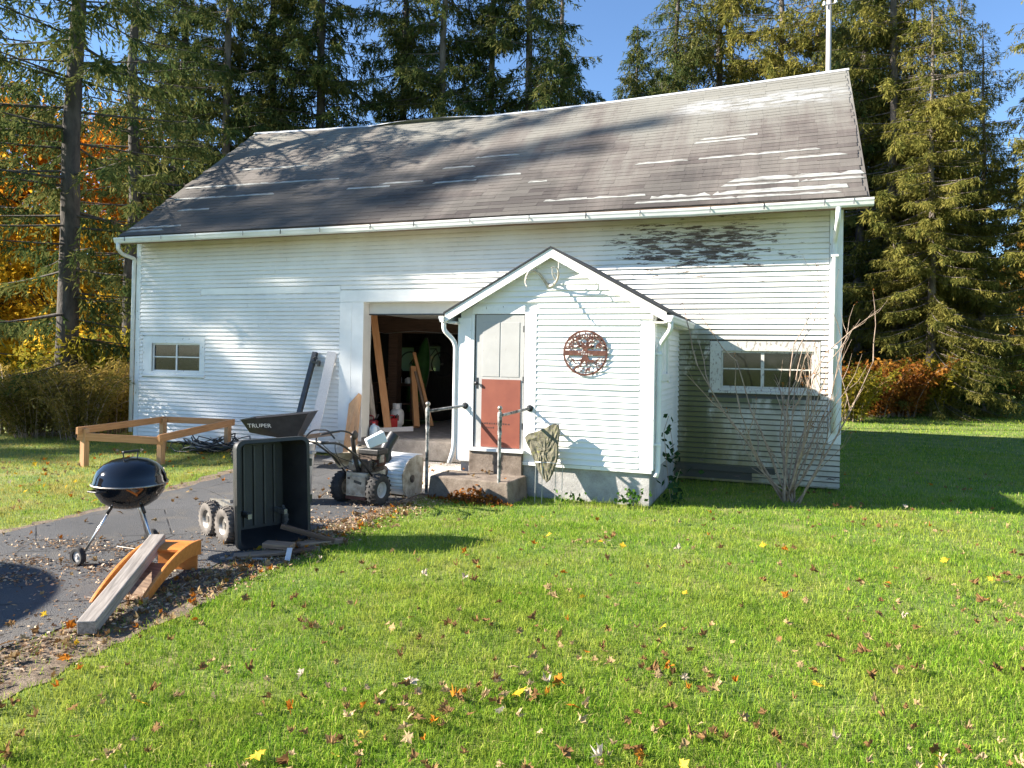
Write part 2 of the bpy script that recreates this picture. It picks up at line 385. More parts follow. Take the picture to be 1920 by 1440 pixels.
MAT = dict(
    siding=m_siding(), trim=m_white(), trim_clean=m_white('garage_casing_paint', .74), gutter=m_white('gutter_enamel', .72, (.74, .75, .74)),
    psiding=m_porch_siding(), shingle=m_shingle('roof_shingles'), pale_shingle=m_shingle('exposed_pale_shingles', True),
    asphalt=m_asphalt(), dirt=m_dirt(), ground=m_ground(), grass=m_grass(),
    rust=m_rust(), stone=m_stone(), concrete=m_concrete(c1=(.085,.062,.045), c2=(.27,.22,.175)), foundation=m_concrete('entry_foundation', (.26,.25,.24), (.46,.45,.43)),
    slab=m_concrete('garage_slab', (.15,.125,.10), (.33,.29,.25)),
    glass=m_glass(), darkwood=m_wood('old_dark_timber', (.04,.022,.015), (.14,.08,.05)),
    inwall=m_wood('dark_inner_boards', (.02,.017,.015), (.06,.05,.045), along='z'),  # plain dark boards of the inner walls, upright grain
    lumber_x=m_wood('fresh_lumber', (.46,.20,.075), (.62,.32,.14), along='x', knots=True),
    lumber_z=m_wood('fresh_lumber_upright', (.40,.20,.085), (.58,.33,.16), along='z', knots=True),
    graywood=m_wood('weathered_beam', (.13,.115,.10), (.40,.355,.31), along='x'),
    graywood_z=m_wood('weathered_board', (.10,.085,.07), (.26,.22,.19), along='z'),
    paleboard=m_wood('primed_board', (.56,.52,.50), (.70,.67,.65), along='z'),
    barkscrap=m_wood('scrap_wood', (.10,.06,.04), (.34,.23,.15), along='x'),
    orange=m_wood('orange_stained_plywood', (.44,.13,.02), (.66,.24,.045), along='x', scale=3, rough=.5),
    black_enamel=simple('black_enamel', (.006,.007,.009), rough=.07, spec=.7),
    black_plastic=simple('black_tub_plastic', (.007,.007,.008), (.022,.021,.02), 5, .5, bump=.002, bscale=60),
    black_metal=simple('black_painted_steel', (.012,.013,.015), (.03,.03,.032), 9, .4),
    tyre=simple('tyre_rubber', (.016,.016,.017), (.04,.038,.036), 14, .85, bump=.002, bscale=60),
    dusty_tyre=simple('dusty_tyre_rubber', (.06,.052,.046), (.19,.17,.15), 9, .9, bump=.003, bscale=60),
    alu=simple('aluminium_tube', (.55,.55,.56), (.66,.66,.67), 20, .32, 1),
    steel=simple('worn_steel', (.20,.18,.16), (.42,.40,.37), 16, .45, .8),
    rustpipe=simple('weathered_handrail_pipe', (.06,.055,.05), (.42,.41,.39), 13, .55, .35, contrast=(.38,.62)),
    tan=simple('faded_tan_enamel', (.20,.15,.10), (.50,.43,.33), 8, .6, contrast=(.32,.6)),
    chute=simple('pale_blower_enamel', (.62,.64,.66), (.75,.76,.77), 6, .4, contrast=(.3,.6)),
    engine=simple('greasy_engine_metal', (.03,.022,.018), (.15,.11,.085), 18, .6, .4),
    bin=simple('grey_bin_plastic', (.33,.32,.31), (.43,.42,.40), 5, .55),
    bucket=simple('white_bucket_plastic', (.72,.73,.74), (.80,.80,.80), 5, .4),
    red=simple('red_plastic', (.42,.012,.015), (.52,.02,.02), 5, .4),
    darkred=simple('dark_red_plastic', (.10,.008,.012), (.17,.014,.018), 5, .4),
    tank=simple('propane_tank_paint', (.58,.57,.56), (.70,.69,.68), 5, .4),
    bluewhite=simple('pale_blue_bottle', (.30,.45,.55), (.62,.68,.72), 7, .35),
    green=simple('green_canvas', (.02,.09,.012), (.045,.16,.025), 5, .7),
    brownpanel=simple('red_brown_hardboard', (.185,.044,.024), (.24,.065,.034), 4, .6),
    doorpaint=m_white('door_paint', .70, (.40, .395, .38)), trim_dirty=m_white('weathered_window_paint', .57, (.56, .55, .50)), overhead=m_white('overhead_door_paint', .73, (.55, .54, .50)),
    antler=simple('bleached_antler', (.30,.26,.20), (.62,.58,.50), 12, .55),
    bark=simple('spruce_bark', (.03,.025,.023), (.10,.085,.072), 6, .95, bump=.03, bscale=14, stretch=(1,1,.35)),  # darker bark, with the shade on the trunks painted into the colour
    bark_pale=simple('pale_sunlit_bark', (.07,.056,.048), (.20,.17,.145), 5, .95, bump=.02, bscale=14, stretch=(1,1,.35)),  # lighter copy of the bark, sunlight painted into the colour
    twig=simple('bare_twig_bark', (.19,.125,.085), (.42,.32,.24), 10, .8),
    pole=simple('grey_utility_pole', (.34,.31,.29), (.50,.47,.45), 5, .85, stretch=(3,3,.3)),
    wire=simple('galvanised_wire', (.42,.42,.41), rough=.45, metal=.6),
    letter=simple('white_lettering', (.75,.75,.75)), darkletter=simple('dark_lettering', (.06,.018,.012)),
    ribbon=simple('ridge_cap_metal', (.46,.48,.50), (.58,.60,.61), 4, .45),
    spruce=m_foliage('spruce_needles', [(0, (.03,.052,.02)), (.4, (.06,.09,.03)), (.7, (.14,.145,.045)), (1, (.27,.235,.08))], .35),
    spruce2=m_foliage('spruce_needles_painted_sun', [(0, (.035,.055,.016)), (.35, (.12,.13,.032)), (.7, (.25,.225,.055)), (1, (.38,.32,.10))], .4),  # brighter copy of the needles, sunlight painted into the colour
    maple=m_foliage('autumn_leaves', [(0, (.30,.10,.012)), (.4, (.52,.21,.02)), (.75, (.66,.34,.035)), (1, (.70,.46,.08))], .5),
    golden=m_foliage('golden_leaves', [(0, (.34,.17,.015)), (.4, (.56,.32,.025)), (.75, (.68,.46,.05)), (1, (.72,.56,.12))], .5),
    shrubleaf=m_foliage('olive_shrub_leaves', [(0, (.06,.07,.014)), (.4, (.17,.14,.03)), (.75, (.31,.22,.06)), (1, (.46,.34,.12))], .45),
    rustshrub=m_foliage('russet_shrub_leaves', [(0, (.10,.035,.012)), (.4, (.24,.085,.02)), (.75, (.36,.17,.03)), (1, (.42,.27,.06))], .4),
    yellowshrub=m_foliage('yellow_shrub_leaves', [(0, (.05,.075,.012)), (.4, (.17,.16,.02)), (.75, (.36,.28,.035)), (1, (.46,.36,.06))], .4),
    greenleaf=m_foliage('green_plant_leaves', [(0, (.02,.06,.012)), (.5, (.05,.12,.02)), (1, (.10,.19,.035))], .35),
    darkleaf=m_foliage('dark_vine_leaves', [(0, (.012,.032,.014)), (1, (.035,.075,.03))], .2),
)
def m_leaf(name, c1, c2):
    n = NT(name); return n.leafy(n.mix(n.rand, c1, c2), .2)
LEAFM = [m_leaf('dead_leaf_brown', (.15,.08,.032), (.31,.19,.085)), m_leaf('dead_leaf_tan', (.34,.24,.12), (.52,.39,.23)),
         m_leaf('dead_leaf_orange', (.42,.15,.02), (.52,.24,.03)), m_leaf('dead_leaf_yellow', (.55,.36,.03), (.62,.46,.08)),
         m_leaf('dead_leaf_pale', (.40,.32,.24), (.56,.48,.38))]
# ------------------------------------------------------------------ ground
def sheet(name, poly, z, mat, kind='structure', sub=None):
    mb = MB(); mb.add([(x, y, z) for x, y in poly], [tuple(range(len(poly)))])
    o = obj(name, mb, mat); o['kind'] = kind; return o
gx = np.concatenate([np.linspace(-400, -40, 10), np.linspace(-36, 36, 73), np.linspace(40, 400, 10)])
gy = np.concatenate([np.linspace(-300, -20, 8), np.linspace(-18, 46, 65), np.linspace(50, 500, 12)])
GX, GY = np.meshgrid(gx, gy)
GZ = np.where((GY > 24) | (GX < -16), -.02, -.006)*np.ones_like(GX)
V = np.stack([GX.ravel(), GY.ravel(), GZ.ravel()], 1); w_ = len(gx)
ii = np.arange((len(gy)-1)*(w_-1)); r_, c_ = ii//(w_-1), ii % (w_-1); q_ = r_*w_+c_
go = link_mesh('ground', np_mesh('ground', V, np.stack([q_, q_+1, q_+w_+1, q_+w_], 1), MAT['ground'])); go['kind'] = 'structure'

def wob(pts, amp, step, seed):
    """polyline resampled with a ragged edge"""
    r = random.Random(seed); out = []
    for (x0, y0), (x1, y1) in zip(pts[:-1], pts[1:]):
        L = math.hypot(x1-x0, y1-y0); k = max(1, int(L/step))
        for i in range(k):
            t = i/k; out.append((x0+(x1-x0)*t + r.uniform(-amp, amp), y0+(y1-y0)*t + r.uniform(-amp, amp)))
    out.append(pts[-1]); return out
edgeL = [(-8.0, -12), (-7.9, 0), (-7.84, 5.55), (-7.9, 6.75), (-8.15, 8.2), (-8.45, 9.7), (-8.75, 12.3)]
edgeR = [(-4.95, 11.9), (-4.95, 9.6), (-4.93, 8.2), (-4.98, 6.9), (-4.95, 5.3), (-4.82, 4.1), (-4.78, 3.0), (-4.7, 0), (-4.6, -12)]
dirtR = [(-4.65, 10.2), (-4.72, 9.2), (-4.66, 8.2), (-4.58, 7.2), (-4.5, 6.2), (-4.36, 5.1), (-4.22, 3.95), (-4.15, 2.97), (-4.0, 0), (-3.9, -12)]
drive_poly = wob(edgeL, .045, .18, 1) + wob(edgeR, .05, .16, 2)
dirt_poly = [(-5.4, 12.3), (-4.7, 12.3)] + wob(dirtR, .07, .14, 3) + [(-5.6, -12)]
dirt_polyL = [(-8.2, -12)] + wob([(-8.1, 0), (-8.02, 5.5), (-8.05, 6.75), (-8.35, 8.2), (-8.7, 9.7), (-9.1, 12.35)], .06, .15, 4) + [(-7.2, 12.35), (-7.0, -12)]
sheet('dirt_verge', dirt_poly, .0, MAT['dirt'])
sheet('dirt_verge', dirt_polyL, .001, MAT['dirt'])
sheet('driveway', drive_poly, .006, MAT['asphalt'])
# bright gravel apron by the garage threshold
def m_gravel():
    n = NT('pale_gravel'); c = n.vor(38, out='Color'); r = n.t.nodes.new('ShaderNodeRGBToBW'); n.t.links.new(c, r.inputs[0])
    col = n.ramp(r.outputs[0], [(.1, (.24,.20,.16)), (.5, (.46,.42,.37)), (.9, (.66,.63,.58))]); n.bump(n.vor(38), .015, 1); return n.fin(col, .9)
sheet('gravel_apron', wob([(-8.3, 12.42), (-8.0, 11.7), (-6.6, 11.2), (-5.9, 10.3), (-5.3, 9.5), (-4.6, 9.6), (-4.55, 10.6), (-4.6, 12.42)], .05, .2, 5), .011, m_gravel())

# ------------------------------------------------------------------ barn
XL, XR = -13.466, .846
YB = D + 7.59
RX0, RX1 = -13.5, 1.18
EY, EZ, RY, RZ = 11.98, 4.453, 16.273, 7.932
SL = math.hypot(RY-EY, RZ-EZ); TH = math.atan2(RZ-EZ, RY-EY)
def sag(x): t = (x-RX0)/(RX1-RX0); return .19*max(0, math.sin(math.pi*min(max(t, 0), 1)))
barn = thing('barn', 'long white clapboard barn with weathered grey shingle roof and open garage bay', 'barn', (-6.3, D, 0))

def cut(iv, a, b):
    out = []
    for x0, x1 in iv:
        if b <= x0 or a >= x1: out.append((x0, x1)); continue
        if a > x0: out.append((x0, a))
        if b < x1: out.append((b, x1))
    return [(p, q) for p, q in out if q-p > .03]
def board_mesh(name, e, mat, butt=.034, top=.005):
    mb = MB(); h = e+.014
    vs_ = []
    for x in (0, 1): vs_ += [(x, -butt, 0), (x, -butt+.002, .012), (x, -top, h), (x, .0, h), (x, .0, 0)]
    mb.add(vs_, [(0,1,6,5),(1,2,7,6),(2,3,8,7),(4,0,5,9),(4,3,2,1,0),(5,6,7,8,9),(3,4,9,8)])
    me = bpy.data.meshes.new(name); me.from_pydata(mb.v, [], mb.f); me.materials.append(mat); return me
def lay_board(me, parent, p, length, rz=0, jit=.0015, name='siding_board'):
    o = link_mesh(name, me, parent); og = ORG[parent]
    o.location = (p[0]-og[0], p[1]-og[1], p[2]-og[2]+rnd.uniform(-jit, jit))
    o.scale = (length, rnd.uniform(.85, 1.15), 1); o.rotation_euler = (0, rnd.uniform(-jit, jit)/max(length, 1), rz)
    return o
# front wall: sheathing with openings, then every board
WT = 4.60
op_garage = (-7.67, -4.95, .0, 3.01); op_wl = (-13.0, -11.67, 1.55, 2.16); op_wr = (-.95, .45, 1.55, 2.15)
mb = MB()
cols = [(XL, -13.0, []), (-13.0, -11.67, [(1.55, 2.16)]), (-11.67, -7.67, []), (-7.67, -4.95, [(.0, 3.01)]), (-4.95, -.95, []), (-.95, .45, [(1.55, 2.15)]), (.45, XR-.02, [])]
for x0, x1, holes in cols:
    zs = [0.03]
    for a, b in holes: zs += [a, b]
    zs.append(WT)
    for k in range(0, len(zs), 2):
        if zs[k+1]-zs[k] > .02: mb.box((x0, D+.002, zs[k]), (x1, D+.12, zs[k+1]))
front = obj('front_wall', mb, MAT['siding'], barn)
EXP = .0845
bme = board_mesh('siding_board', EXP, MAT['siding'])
z = .055; row = 0
excl = [(-13.25, -11.53, 1.43, 2.31), (-8.2, -4.2, -1, 3.245), (-11.67, -8.2, 3.19, 3.345), (-1.13, .55, 1.46, 2.31), (-4.45, -1.7, -1, 2.6), (-1.9, -.45, -1, .19)]
while z < 4.5:
    xr = XR-.19 if z > .72 else XR-.005
    iv = [(XL+.125, xr)]
    for a, b, c, d in excl:
        if z+EXP*.7 > c and z+EXP*.3 < d: iv = cut(iv, a, b)
    for a, b in iv:
        x = a
        while x < b-.01:
            L = rnd.uniform(2.8, 4.9)
            if b-x-L < .9: L = b-x
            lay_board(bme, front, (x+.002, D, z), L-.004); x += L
    z += EXP; row += 1
# side and back walls, loft floor
gm = NT('gable_siding'); gz = gm.math('FRACT', gm.math('MULTIPLY', gm.xyz()[2], 11.8)); gm.bump(gz, .02, 1)
gmat = gm.fin((.74, .74, .73), .55)
mb = MB(); mb.prism([(XR-.14, D+.12, .03), (XR-.14, YB, .03), (XR-.14, YB, 4.6), (XR-.14, RY, RZ-.12), (XR-.14, D+.12, 4.75)], (.125, 0, 0)); obj('gable_wall', mb, gmat, barn)
mb = MB(); mb.prism([(XL, D+.12, .03), (XL, YB, .03), (XL, YB, 4.6), (XL, RY, RZ-.12), (XL, D+.12, 4.75)], (.125, 0, 0)); obj('gable_wall', mb, gmat, barn)
mb = MB()
bw = [(-11.15, -10.5, 1.5, 2.22), (-10.28, -9.62, 1.52, 2.26)]
xs = [XL+.125, bw[0][0], bw[0][1], bw[1][0], bw[1][1], XR-.14]
for i, (a, b) in enumerate(zip(xs[:-1], xs[1:])):
    if i in (1, 3):
        h = bw[i//2]; mb.box((a, YB-.12, .03), (b, YB, h[2])); mb.box((a, YB-.12, h[3]), (b, YB, 4.6))
    else: mb.box((a, YB-.12, .03), (b, YB, 4.6))
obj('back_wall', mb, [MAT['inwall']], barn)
# corner boards and flat trim
def trimbox(a, b, parent=barn, name='trim_board', mat='trim', bevel=.004):
    return obj(name, MB().box(a, b), MAT[mat], parent, bevel=bevel)
trimbox((XL-.01, D-.028, .05), (XL+.12, D+.02, 4.5), name='corner_board')
trimbox((XR-.185, D-.03, .72), (XR+.004, D+.02, 4.5), name='corner_board')
trimbox((-11.665, D-.022, 3.2), (-8.205, D, 3.335), mat='trim_clean')
trimbox((-8.2, D-.03, .3), (-7.93, D+.004, 3.01), mat='trim_clean', name='door_casing'); trimbox((-7.928, D-.026, .3), (-7.67, D+.006, 3.01), mat='trim_clean', name='door_casing')
trimbox((-8.2, D-.034, 3.012), (-4.2, D+.004, 3.24), mat='trim_clean', name='door_casing')
trimbox((-4.93, D-.03, .3), (-4.3, D+.004, 3.01), mat='trim_clean', name='door_casing')
trimbox((-7.70, D-.02, .3), (-7.665, D+.26, 3.0), mat='overhead', name='door_jamb')
trimbox((-7.70, D-.02, 3.0), (-4.9, D+.26, 3.03), mat='overhead', name='door_jamb')
trimbox((-1.9, D-.03, .19), (-.1, D, .285), mat='siding', name='sill_board')
# raised overhead door: bottom panel hangs in the head of the bay, the rest lies back under the loft
od = obj('overhead_door', MB().box((-7.66, D+.17, 2.79), (-4.9, D+.21, 3.0)), MAT['overhead'], barn)
obj('door_panel', MB().box((-7.66, D+.212, 2.80), (-4.9, D+2.3, 2.84)), MAT['overhead'], od)
obj('weather_strip', MB().box((-7.66, D+.165, 2.765), (-4.9, D+.215, 2.789)), MAT['black_metal'], od)
# windows
def window(x0, x1, z0, z1, gx0, gx1, gz0, gz1, vx, hz, thick=.03, parent=barn, mullw=.03, tm='trim'):
    f = MB()
    f.box((x0, D-thick, gz1), (x1, D+.05, z1)).box((x0, D-thick, z0+.042), (gx0, D+.05, gz1)).box((gx1, D-thick, z0+.042), (x1, D+.05, gz1))
    f.box((gx0, D-thick+.004, z0+.042), (gx1, D+.05, gz0))
    w = obj('window', f, MAT[tm], parent, bevel=.003)
    obj('sill', MB().box((x0-.015, D-thick-.03, z0), (x1+.015, D+.05, z0+.04)), MAT[tm], w, bevel=.004)
    s = MB(); s.box((gx0, D+.015, gz0), (gx0+.03, D+.052, gz1)).box((gx1-.03, D+.015, gz0), (gx1, D+.052, gz1))
    s.box((gx0+.03, D+.016, gz0), (gx1-.03, D+.051, gz0+.03)).box((gx0+.03, D+.016, gz1-.03), (gx1-.03, D+.051, gz1))
    obj('sash', s, MAT[tm], w)
    obj('muntin', MB().box((vx-mullw/2, D+.02, gz0+.03), (vx+mullw/2, D+.052, gz1-.03)), MAT[tm], w)
    xs_ = [gx0+.03, vx-mullw/2, vx+mullw/2, gx1-.03]
    for a, b in ((xs_[0], xs_[1]), (xs_[2], xs_[3])):
        obj('muntin', MB().box((a, D+.022, hz-.011), (b, D+.05, hz+.011)), MAT[tm], w)
        for c, d in ((gz0+.03, hz-.011), (hz+.011, gz1-.03)):
            obj('pane', MB().box((a, D+.04, c), (b, D+.045, d)), MAT['glass'], w)
    return w
window(-13.245, -11.535, 1.435, 2.305, -13.0, -11.67, 1.55, 2.16, -12.34, 1.865, .026)
window(-1.125, .545, 1.465, 2.305, -.95, .45, 1.55, 2.15, -.31, 1.86, .024, mullw=.05, tm='trim_dirty')
# crates seen through the left window
# slab
obj('garage_slab', MB().box((-7.9, D-.02, .02), (-4.6, YB-.13, .38)), MAT['slab'], barn, bevel=.01)
# loft floor and beams, dark
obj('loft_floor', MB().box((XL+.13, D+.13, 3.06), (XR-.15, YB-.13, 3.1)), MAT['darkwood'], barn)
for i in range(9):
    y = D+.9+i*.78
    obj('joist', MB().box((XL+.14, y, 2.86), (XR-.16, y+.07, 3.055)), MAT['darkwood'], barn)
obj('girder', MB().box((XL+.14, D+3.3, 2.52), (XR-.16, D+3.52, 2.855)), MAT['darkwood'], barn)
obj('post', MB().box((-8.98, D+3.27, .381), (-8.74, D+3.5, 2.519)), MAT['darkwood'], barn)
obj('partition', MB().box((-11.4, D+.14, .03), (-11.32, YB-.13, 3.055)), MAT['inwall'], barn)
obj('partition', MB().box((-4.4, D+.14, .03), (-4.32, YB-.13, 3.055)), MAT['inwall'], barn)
# dusty panes in the back wall
def m_dusty():
    n = NT('dusty_back_pane'); t = n.t.nodes.new('ShaderNodeBsdfTransparent'); d = n.t.nodes.new('ShaderNodeBsdfTranslucent'); mx = n.t.nodes.new('ShaderNodeMixShader')
    d.inputs[0].default_value = (.35, .42, .32, 1); t.inputs[0].default_value = (.8, .85, .8, 1); mx.inputs[0].default_value = .55
    n.t.links.new(t.outputs[0], mx.inputs[1]); n.t.links.new(d.outputs[0], mx.inputs[2]); n.t.links.new(mx.outputs[0], n.out.inputs[0]); n.t.nodes.remove(n.b); return n.m
dusty = m_dusty()
for a, b, c, d in bw: obj('back_window_pane', MB().box((a, YB-.07, c), (b, YB-.063, d)), dusty, barn)

# roof: deck, shingles one by one, pale exposed courses, ridge cap
def rp(x, s, h=0.0):
    """point on the front slope: along x, up the slope s, h above it"""
    return Vector((x, EY + s*math.cos(TH) - h*math.sin(TH), EZ + s*math.sin(TH) + h*math.cos(TH) - sag(x)*s/SL))
roof = MB(); NX = 24
for k in range(NX):
    x0, x1 = RX0+(RX1-RX0)*k/NX, RX0+(RX1-RX0)*(k+1)/NX
    pass
def slab_strip(front=True):
    mb = MB(); vs_ = []; n = NX+1
    for k in range(n):
        x = RX0+.012+(RX1-RX0-.024)*k/NX
        a, b = rp(x, 0, -.006), rp(x, SL, -.006); c, d = rp(x, SL, -.05), rp(x, 0.01, -.05)
        if not front:
            a, b, c, d = [Vector((p.x, 2*RY-p.y, p.z)) for p in (a, b, c, d)]
        vs_ += [a, b, c, d]
    fs = []
    for k in range(NX):
        i, j = 4*k, 4*k+4
        fs += [(i, j, j+1, i+1), (i+1, j+1, j+2, i+2), (i+2, j+2, j+3, i+3), (i+3, j+3, j, i)]
    fs += [(0,1,2,3), (4*NX+3, 4*NX+2, 4*NX+1, 4*NX)]
    return mb.add(vs_, fs)
rm = slab_strip(True)
roof_o = obj('roof', rm, MAT['shingle'], barn)
obj('back_slope', slab_strip(False), MAT['shingle'], roof_o)
def strip_mesh(name, ntab, mat, lt, w=.172, th=.0065, rag=0):
    mb = MB(); r = random.Random(ntab*7+int(lt*100)+int(rag*99))
    for i in range(ntab):
        a, b = i*lt+.001, (i+1)*lt-.001; yb = r.uniform(-.006, .006); t2 = th+r.uniform(-.002, .004)
        mb.add([(a, yb, 0), (b, yb+r.uniform(-.003,.003), 0), (b, w, 0), (a, w, 0), (a, yb, t2), (b, yb, t2+r.uniform(-.002,.003)), (b, w, .003), (a, w, .003)],
               [(4,5,6,7),(0,1,5,4),(1,2,6,5),(3,0,4,7)])
    me = bpy.data.meshes.new(name); me.from_pydata(mb.v, [], mb.f); me.materials.append(mat); return me
LT = .305
smes = [strip_mesh('shingle', 3, MAT['shingle'], LT, rag=k/9) for k in range(4)]
def place_strip(o, x, s, L):
    p0, p1, pu = rp(x, s, .001), rp(x+L, s, .001), rp(x, min(s+.15, SL), .001)
    ux = (p1-p0).normalized(); uy = (pu-p0).normalized(); uz = ux.cross(uy).normalized(); uy = uz.cross(ux)
    og = ORG[o]; mm = Matrix.Identity(4)
    for i in range(3): mm[i][0], mm[i][1], mm[i][2], mm[i][3] = ux[i], uy[i], uz[i], p0[i]-og[i]
    return mm
slots = []; EXR = .147; nrow = int(SL/EXR)
for r in range(nrow):
    s = r*EXR+.0; x = RX0 - (r % 3)*.305 - rnd.uniform(0, .05); first = True
    while x < RX1-.05:
        n = 3; x0 = x
        while x0 < RX0-.01: x0 += LT; n -= 1
        while x0+n*LT > RX1+.05: n -= 1
        if n > 0: slots.append((r, s, x0, n))
        x += 3*LT
slots.sort(key=lambda t: -(t[2]*1.0 - t[1]*.9))
small = {n: strip_mesh('shingle', n, MAT['shingle'], LT) for n in (1, 2)}
rest = MB(); cnt = 0
for r, s, x, n in slots:
    me = smes[rnd.randrange(4)] if n == 3 else small[n]
    if cnt < 300:
        o = link_mesh('shingle', me, roof_o)
        mm = place_strip(o, x, s+rnd.uniform(-.004, .004), n*LT); o.matrix_local = mm @ Matrix.Rotation(rnd.uniform(-.004, .004), 4, 'Z') ; cnt += 1
    else:
        class _T: pass
        p0, p1, pu = rp(x, s, .001), rp(x+n*LT, s, .001), rp(x, min(s+.15, SL), .001)
        ux = (p1-p0).normalized(); uy = (pu-p0).normalized(); uz = ux.cross(uy).normalized()
        dz = rnd.uniform(-.004, .004)
        rest.add([p0+ux*v.co.x+uy*(v.co.y+dz)+uz*v.co.z for v in me.vertices], [tuple(p.vertices) for p in me.polygons])
obj('shingles', rest, MAT['shingle'], roof_o, kind='stuff')
PALE = [(-2.59,1.83,-1.62),(-1.45,1.82,.55),(-.07,1.51,.95),(-3.99,.5,-3.2),(-3.22,.5,-2.19),(-1.0,.54,.21),(.22,.54,1.15),(-2.34,.12,-.72),(-.73,.10,.8),
  (-6.62,1.67,-5.67),(-5.77,1.82,-4.78),(-6.68,2.41,-5.93),(-6.1,2.78,-5.1),(-4.52,1.33,-4.14),(-8.61,1.61,-7.59),(-7.9,1.81,-6.88),(-13.37,2.27,-10.99),
  (-11.27,2.14,-9.09),(-13.21,1.66,-12.02),(-12.09,1.6,-10.43),(-12.68,.99,-11.79),(-13.45,.35,-12.0),(-13.45,.08,-12.35),(-1.52,2.58,-.48),(-12.4,3.16,-10.37),(-1.6,2.45,-.66),(-.9,.78,1.15),(-1.1,.30,.9),(-2.1,.27,-1.12)]
for i, (a, s, b) in enumerate(PALE):
    s = round(s/EXR)*EXR
    h = .075 if i not in (27, 28, 26) else .13
    mb = MB(); L = b-a; k = max(3, int(L/.11)); top = []; rr = random.Random(i)
    for j in range(k+1):
        t = j/k; top.append((a+L*t+(rr.uniform(0,.12) if j == 0 else -rr.uniform(0,.12) if j == k else 0), s+h*(rr.uniform(.35,1.1) if rr.random() < .35 else rr.uniform(.85,1.1))))
    vs_ = [rp(a+L*j/k, s-.004, .013) for j in range(k+1)] + [rp(x, y, .0125) for x, y in top] + [rp(a+L*j/k, s-.004, .002) for j in range(k+1)]
    fs = [(j, j+1, k+1+j+1, k+1+j) for j in range(k)] + [(2*k+2+j, 2*k+3+j, j+1, j) for j in range(k)]
    mb.add(vs_, fs); obj('pale_shingle', mb, MAT['pale_shingle'], roof_o)
# ridge cap in lengths, one lifted by wind
rc = MB
caps = [RX0, -11.2, -9.9, -6.75, -4.2, -1.6, RX1]
for i, (a, b) in enumerate(zip(caps[:-1], caps[1:])):
    mb = MB(); n = 8; vs_ = []
    for k in range(n+1):
        x = a+(b-a)*k/n; lift = (.10*math.sin(math.pi*k/n)) if i == 2 else 0
        p = rp(x, SL-.10, .014+lift); q = rp(x, SL, .018+lift*.6); t = Vector((p.x, 2*RY-p.y, p.z))
        vs_ += [p, q, t]
    mb.add(vs_, [f for k in range(n) for f in ((3*k, 3*k+3, 3*k+4, 3*k+1), (3*k+1, 3*k+4, 3*k+5, 3*k+2))])
    obj('ridge_cap', mb, MAT['ribbon'], roof_o)
# eaves: soffit, rotten fascia, gutter in lengths, straps, downspouts
obj('soffit', MB().box((RX0+.05, EY+.03, 4.41), (RX1-.05, D+.0, 4.43)), MAT['trim'], barn)
obj('fascia', MB().box((RX0+.02, EY+.004, 4.27), (RX1-.02, EY+.029, 4.43)), m_wood('rotten_fascia', (.09,.045,.025), (.26,.17,.11)), barn)
obj('rake_board', MB().prism([rp(RX1-.01, .03, -.052), rp(RX1-.01, SL, -.052), rp(RX1-.01, SL, -.2), rp(RX1-.01, .03, -.2)], (-.025, 0, 0)), MAT['trim'], barn)
obj('rake_board', MB().prism([rp(RX0+.01, .03, -.052), rp(RX0+.01, SL, -.052), rp(RX0+.01, SL, -.2), rp(RX0+.01, .03, -.2)], (.025, 0, 0)), MAT['trim'], barn)
gprof = [(0,.115),(0,0),(-.07,0),(-.085,.02),(-.098,.06),(-.112,.085),(-.112,.115),(-.106,.115),(-.106,.088),(-.092,.062),(-.079,.024),(-.066,.006),(-.006,.006),(-.006,.115)]
def gutter(p, q, prof, parent, mat, name='gutter'):
    p, q = Vector(p), Vector(q); d = (q-p).normalized(); side = Vector((-d.y, d.x, 0))
    mb = MB(); n = len(prof)
    vs_ = [c + side*a + Vector((0,0,b)) for c in (p, q) for a, b in prof]
    fs = [(i, (i+1) % n, n+(i+1) % n, n+i) for i in range(n)]
    mb.add(vs_, fs)
    for c, o_ in ((p, 1), (q, -1)):
        mb.add([c + d*o_*.002 + side*a + Vector((0,0,b)) for a, b in prof[:7]], [tuple(range(7))])
    return obj(name, mb, mat, parent)
gj = [RX0-.02, -10.6, -7.5, -4.45, -1.4, .35, RX1+.03]
def gz_(x): return 4.285 + .012*math.sin(x*.9) - .0*x
for a, b in zip(gj[:-1], gj[1:]):
    gutter((a, EY-.001, gz_(a)), (b+.01, EY-.001, gz_(b)), gprof, barn, MAT['gutter'])
for x in [RX0+.3, -12.2, -11.3, -10.1, -9.2, -8.3, -7.2, -6.3, -5.2, -4.1, -3.1, -2.2, -1.1, -.3, .55, .95]:
    obj('gutter_strap', MB().box((x-.008, EY-.118, gz_(x)+.03), (x+.008, EY-.111, gz_(x)+.116)).box((x-.008, EY-.116, gz_(x)+.1165), (x+.008, EY+.01, gz_(x)+.119)), MAT['black_metal'] if rnd.random() < .5 else MAT['steel'], barn)
def arc_path(pts, n=5, r=.08):
    """polyline with rounded corners"""
    pts = [Vector(p) for p in pts]; out = [pts[0]]
    for a, b, c in zip(pts[:-2], pts[1:-1], pts[2:]):
        u, v = (a-b), (c-b); k = min(r, u.length*.45, v.length*.45); p, q = b+u.normalized()*k, b+v.normalized()*k
        for i in range(n+1):
            t = i/n; out.append(p*(1-t)**2 + b*2*t*(1-t) + q*t*t)
    return out + [pts[-1]]
ds = obj('downspout', MB().tube(arc_path([(XR-.10, EY-.05, gz_(.8)), (XR-.10, EY-.05, 4.12), (XR-.115, D-.075, 3.86), (XR-.115, D-.075, .9)]), .038, 10), MAT['gutter'], barn, smooth=True)
for z in (3.62, 2.2): obj('strap', MB().box((XR-.17, D-.118, z), (XR-.06, D-.03, z+.05)), MAT['gutter'], ds, bevel=.004)
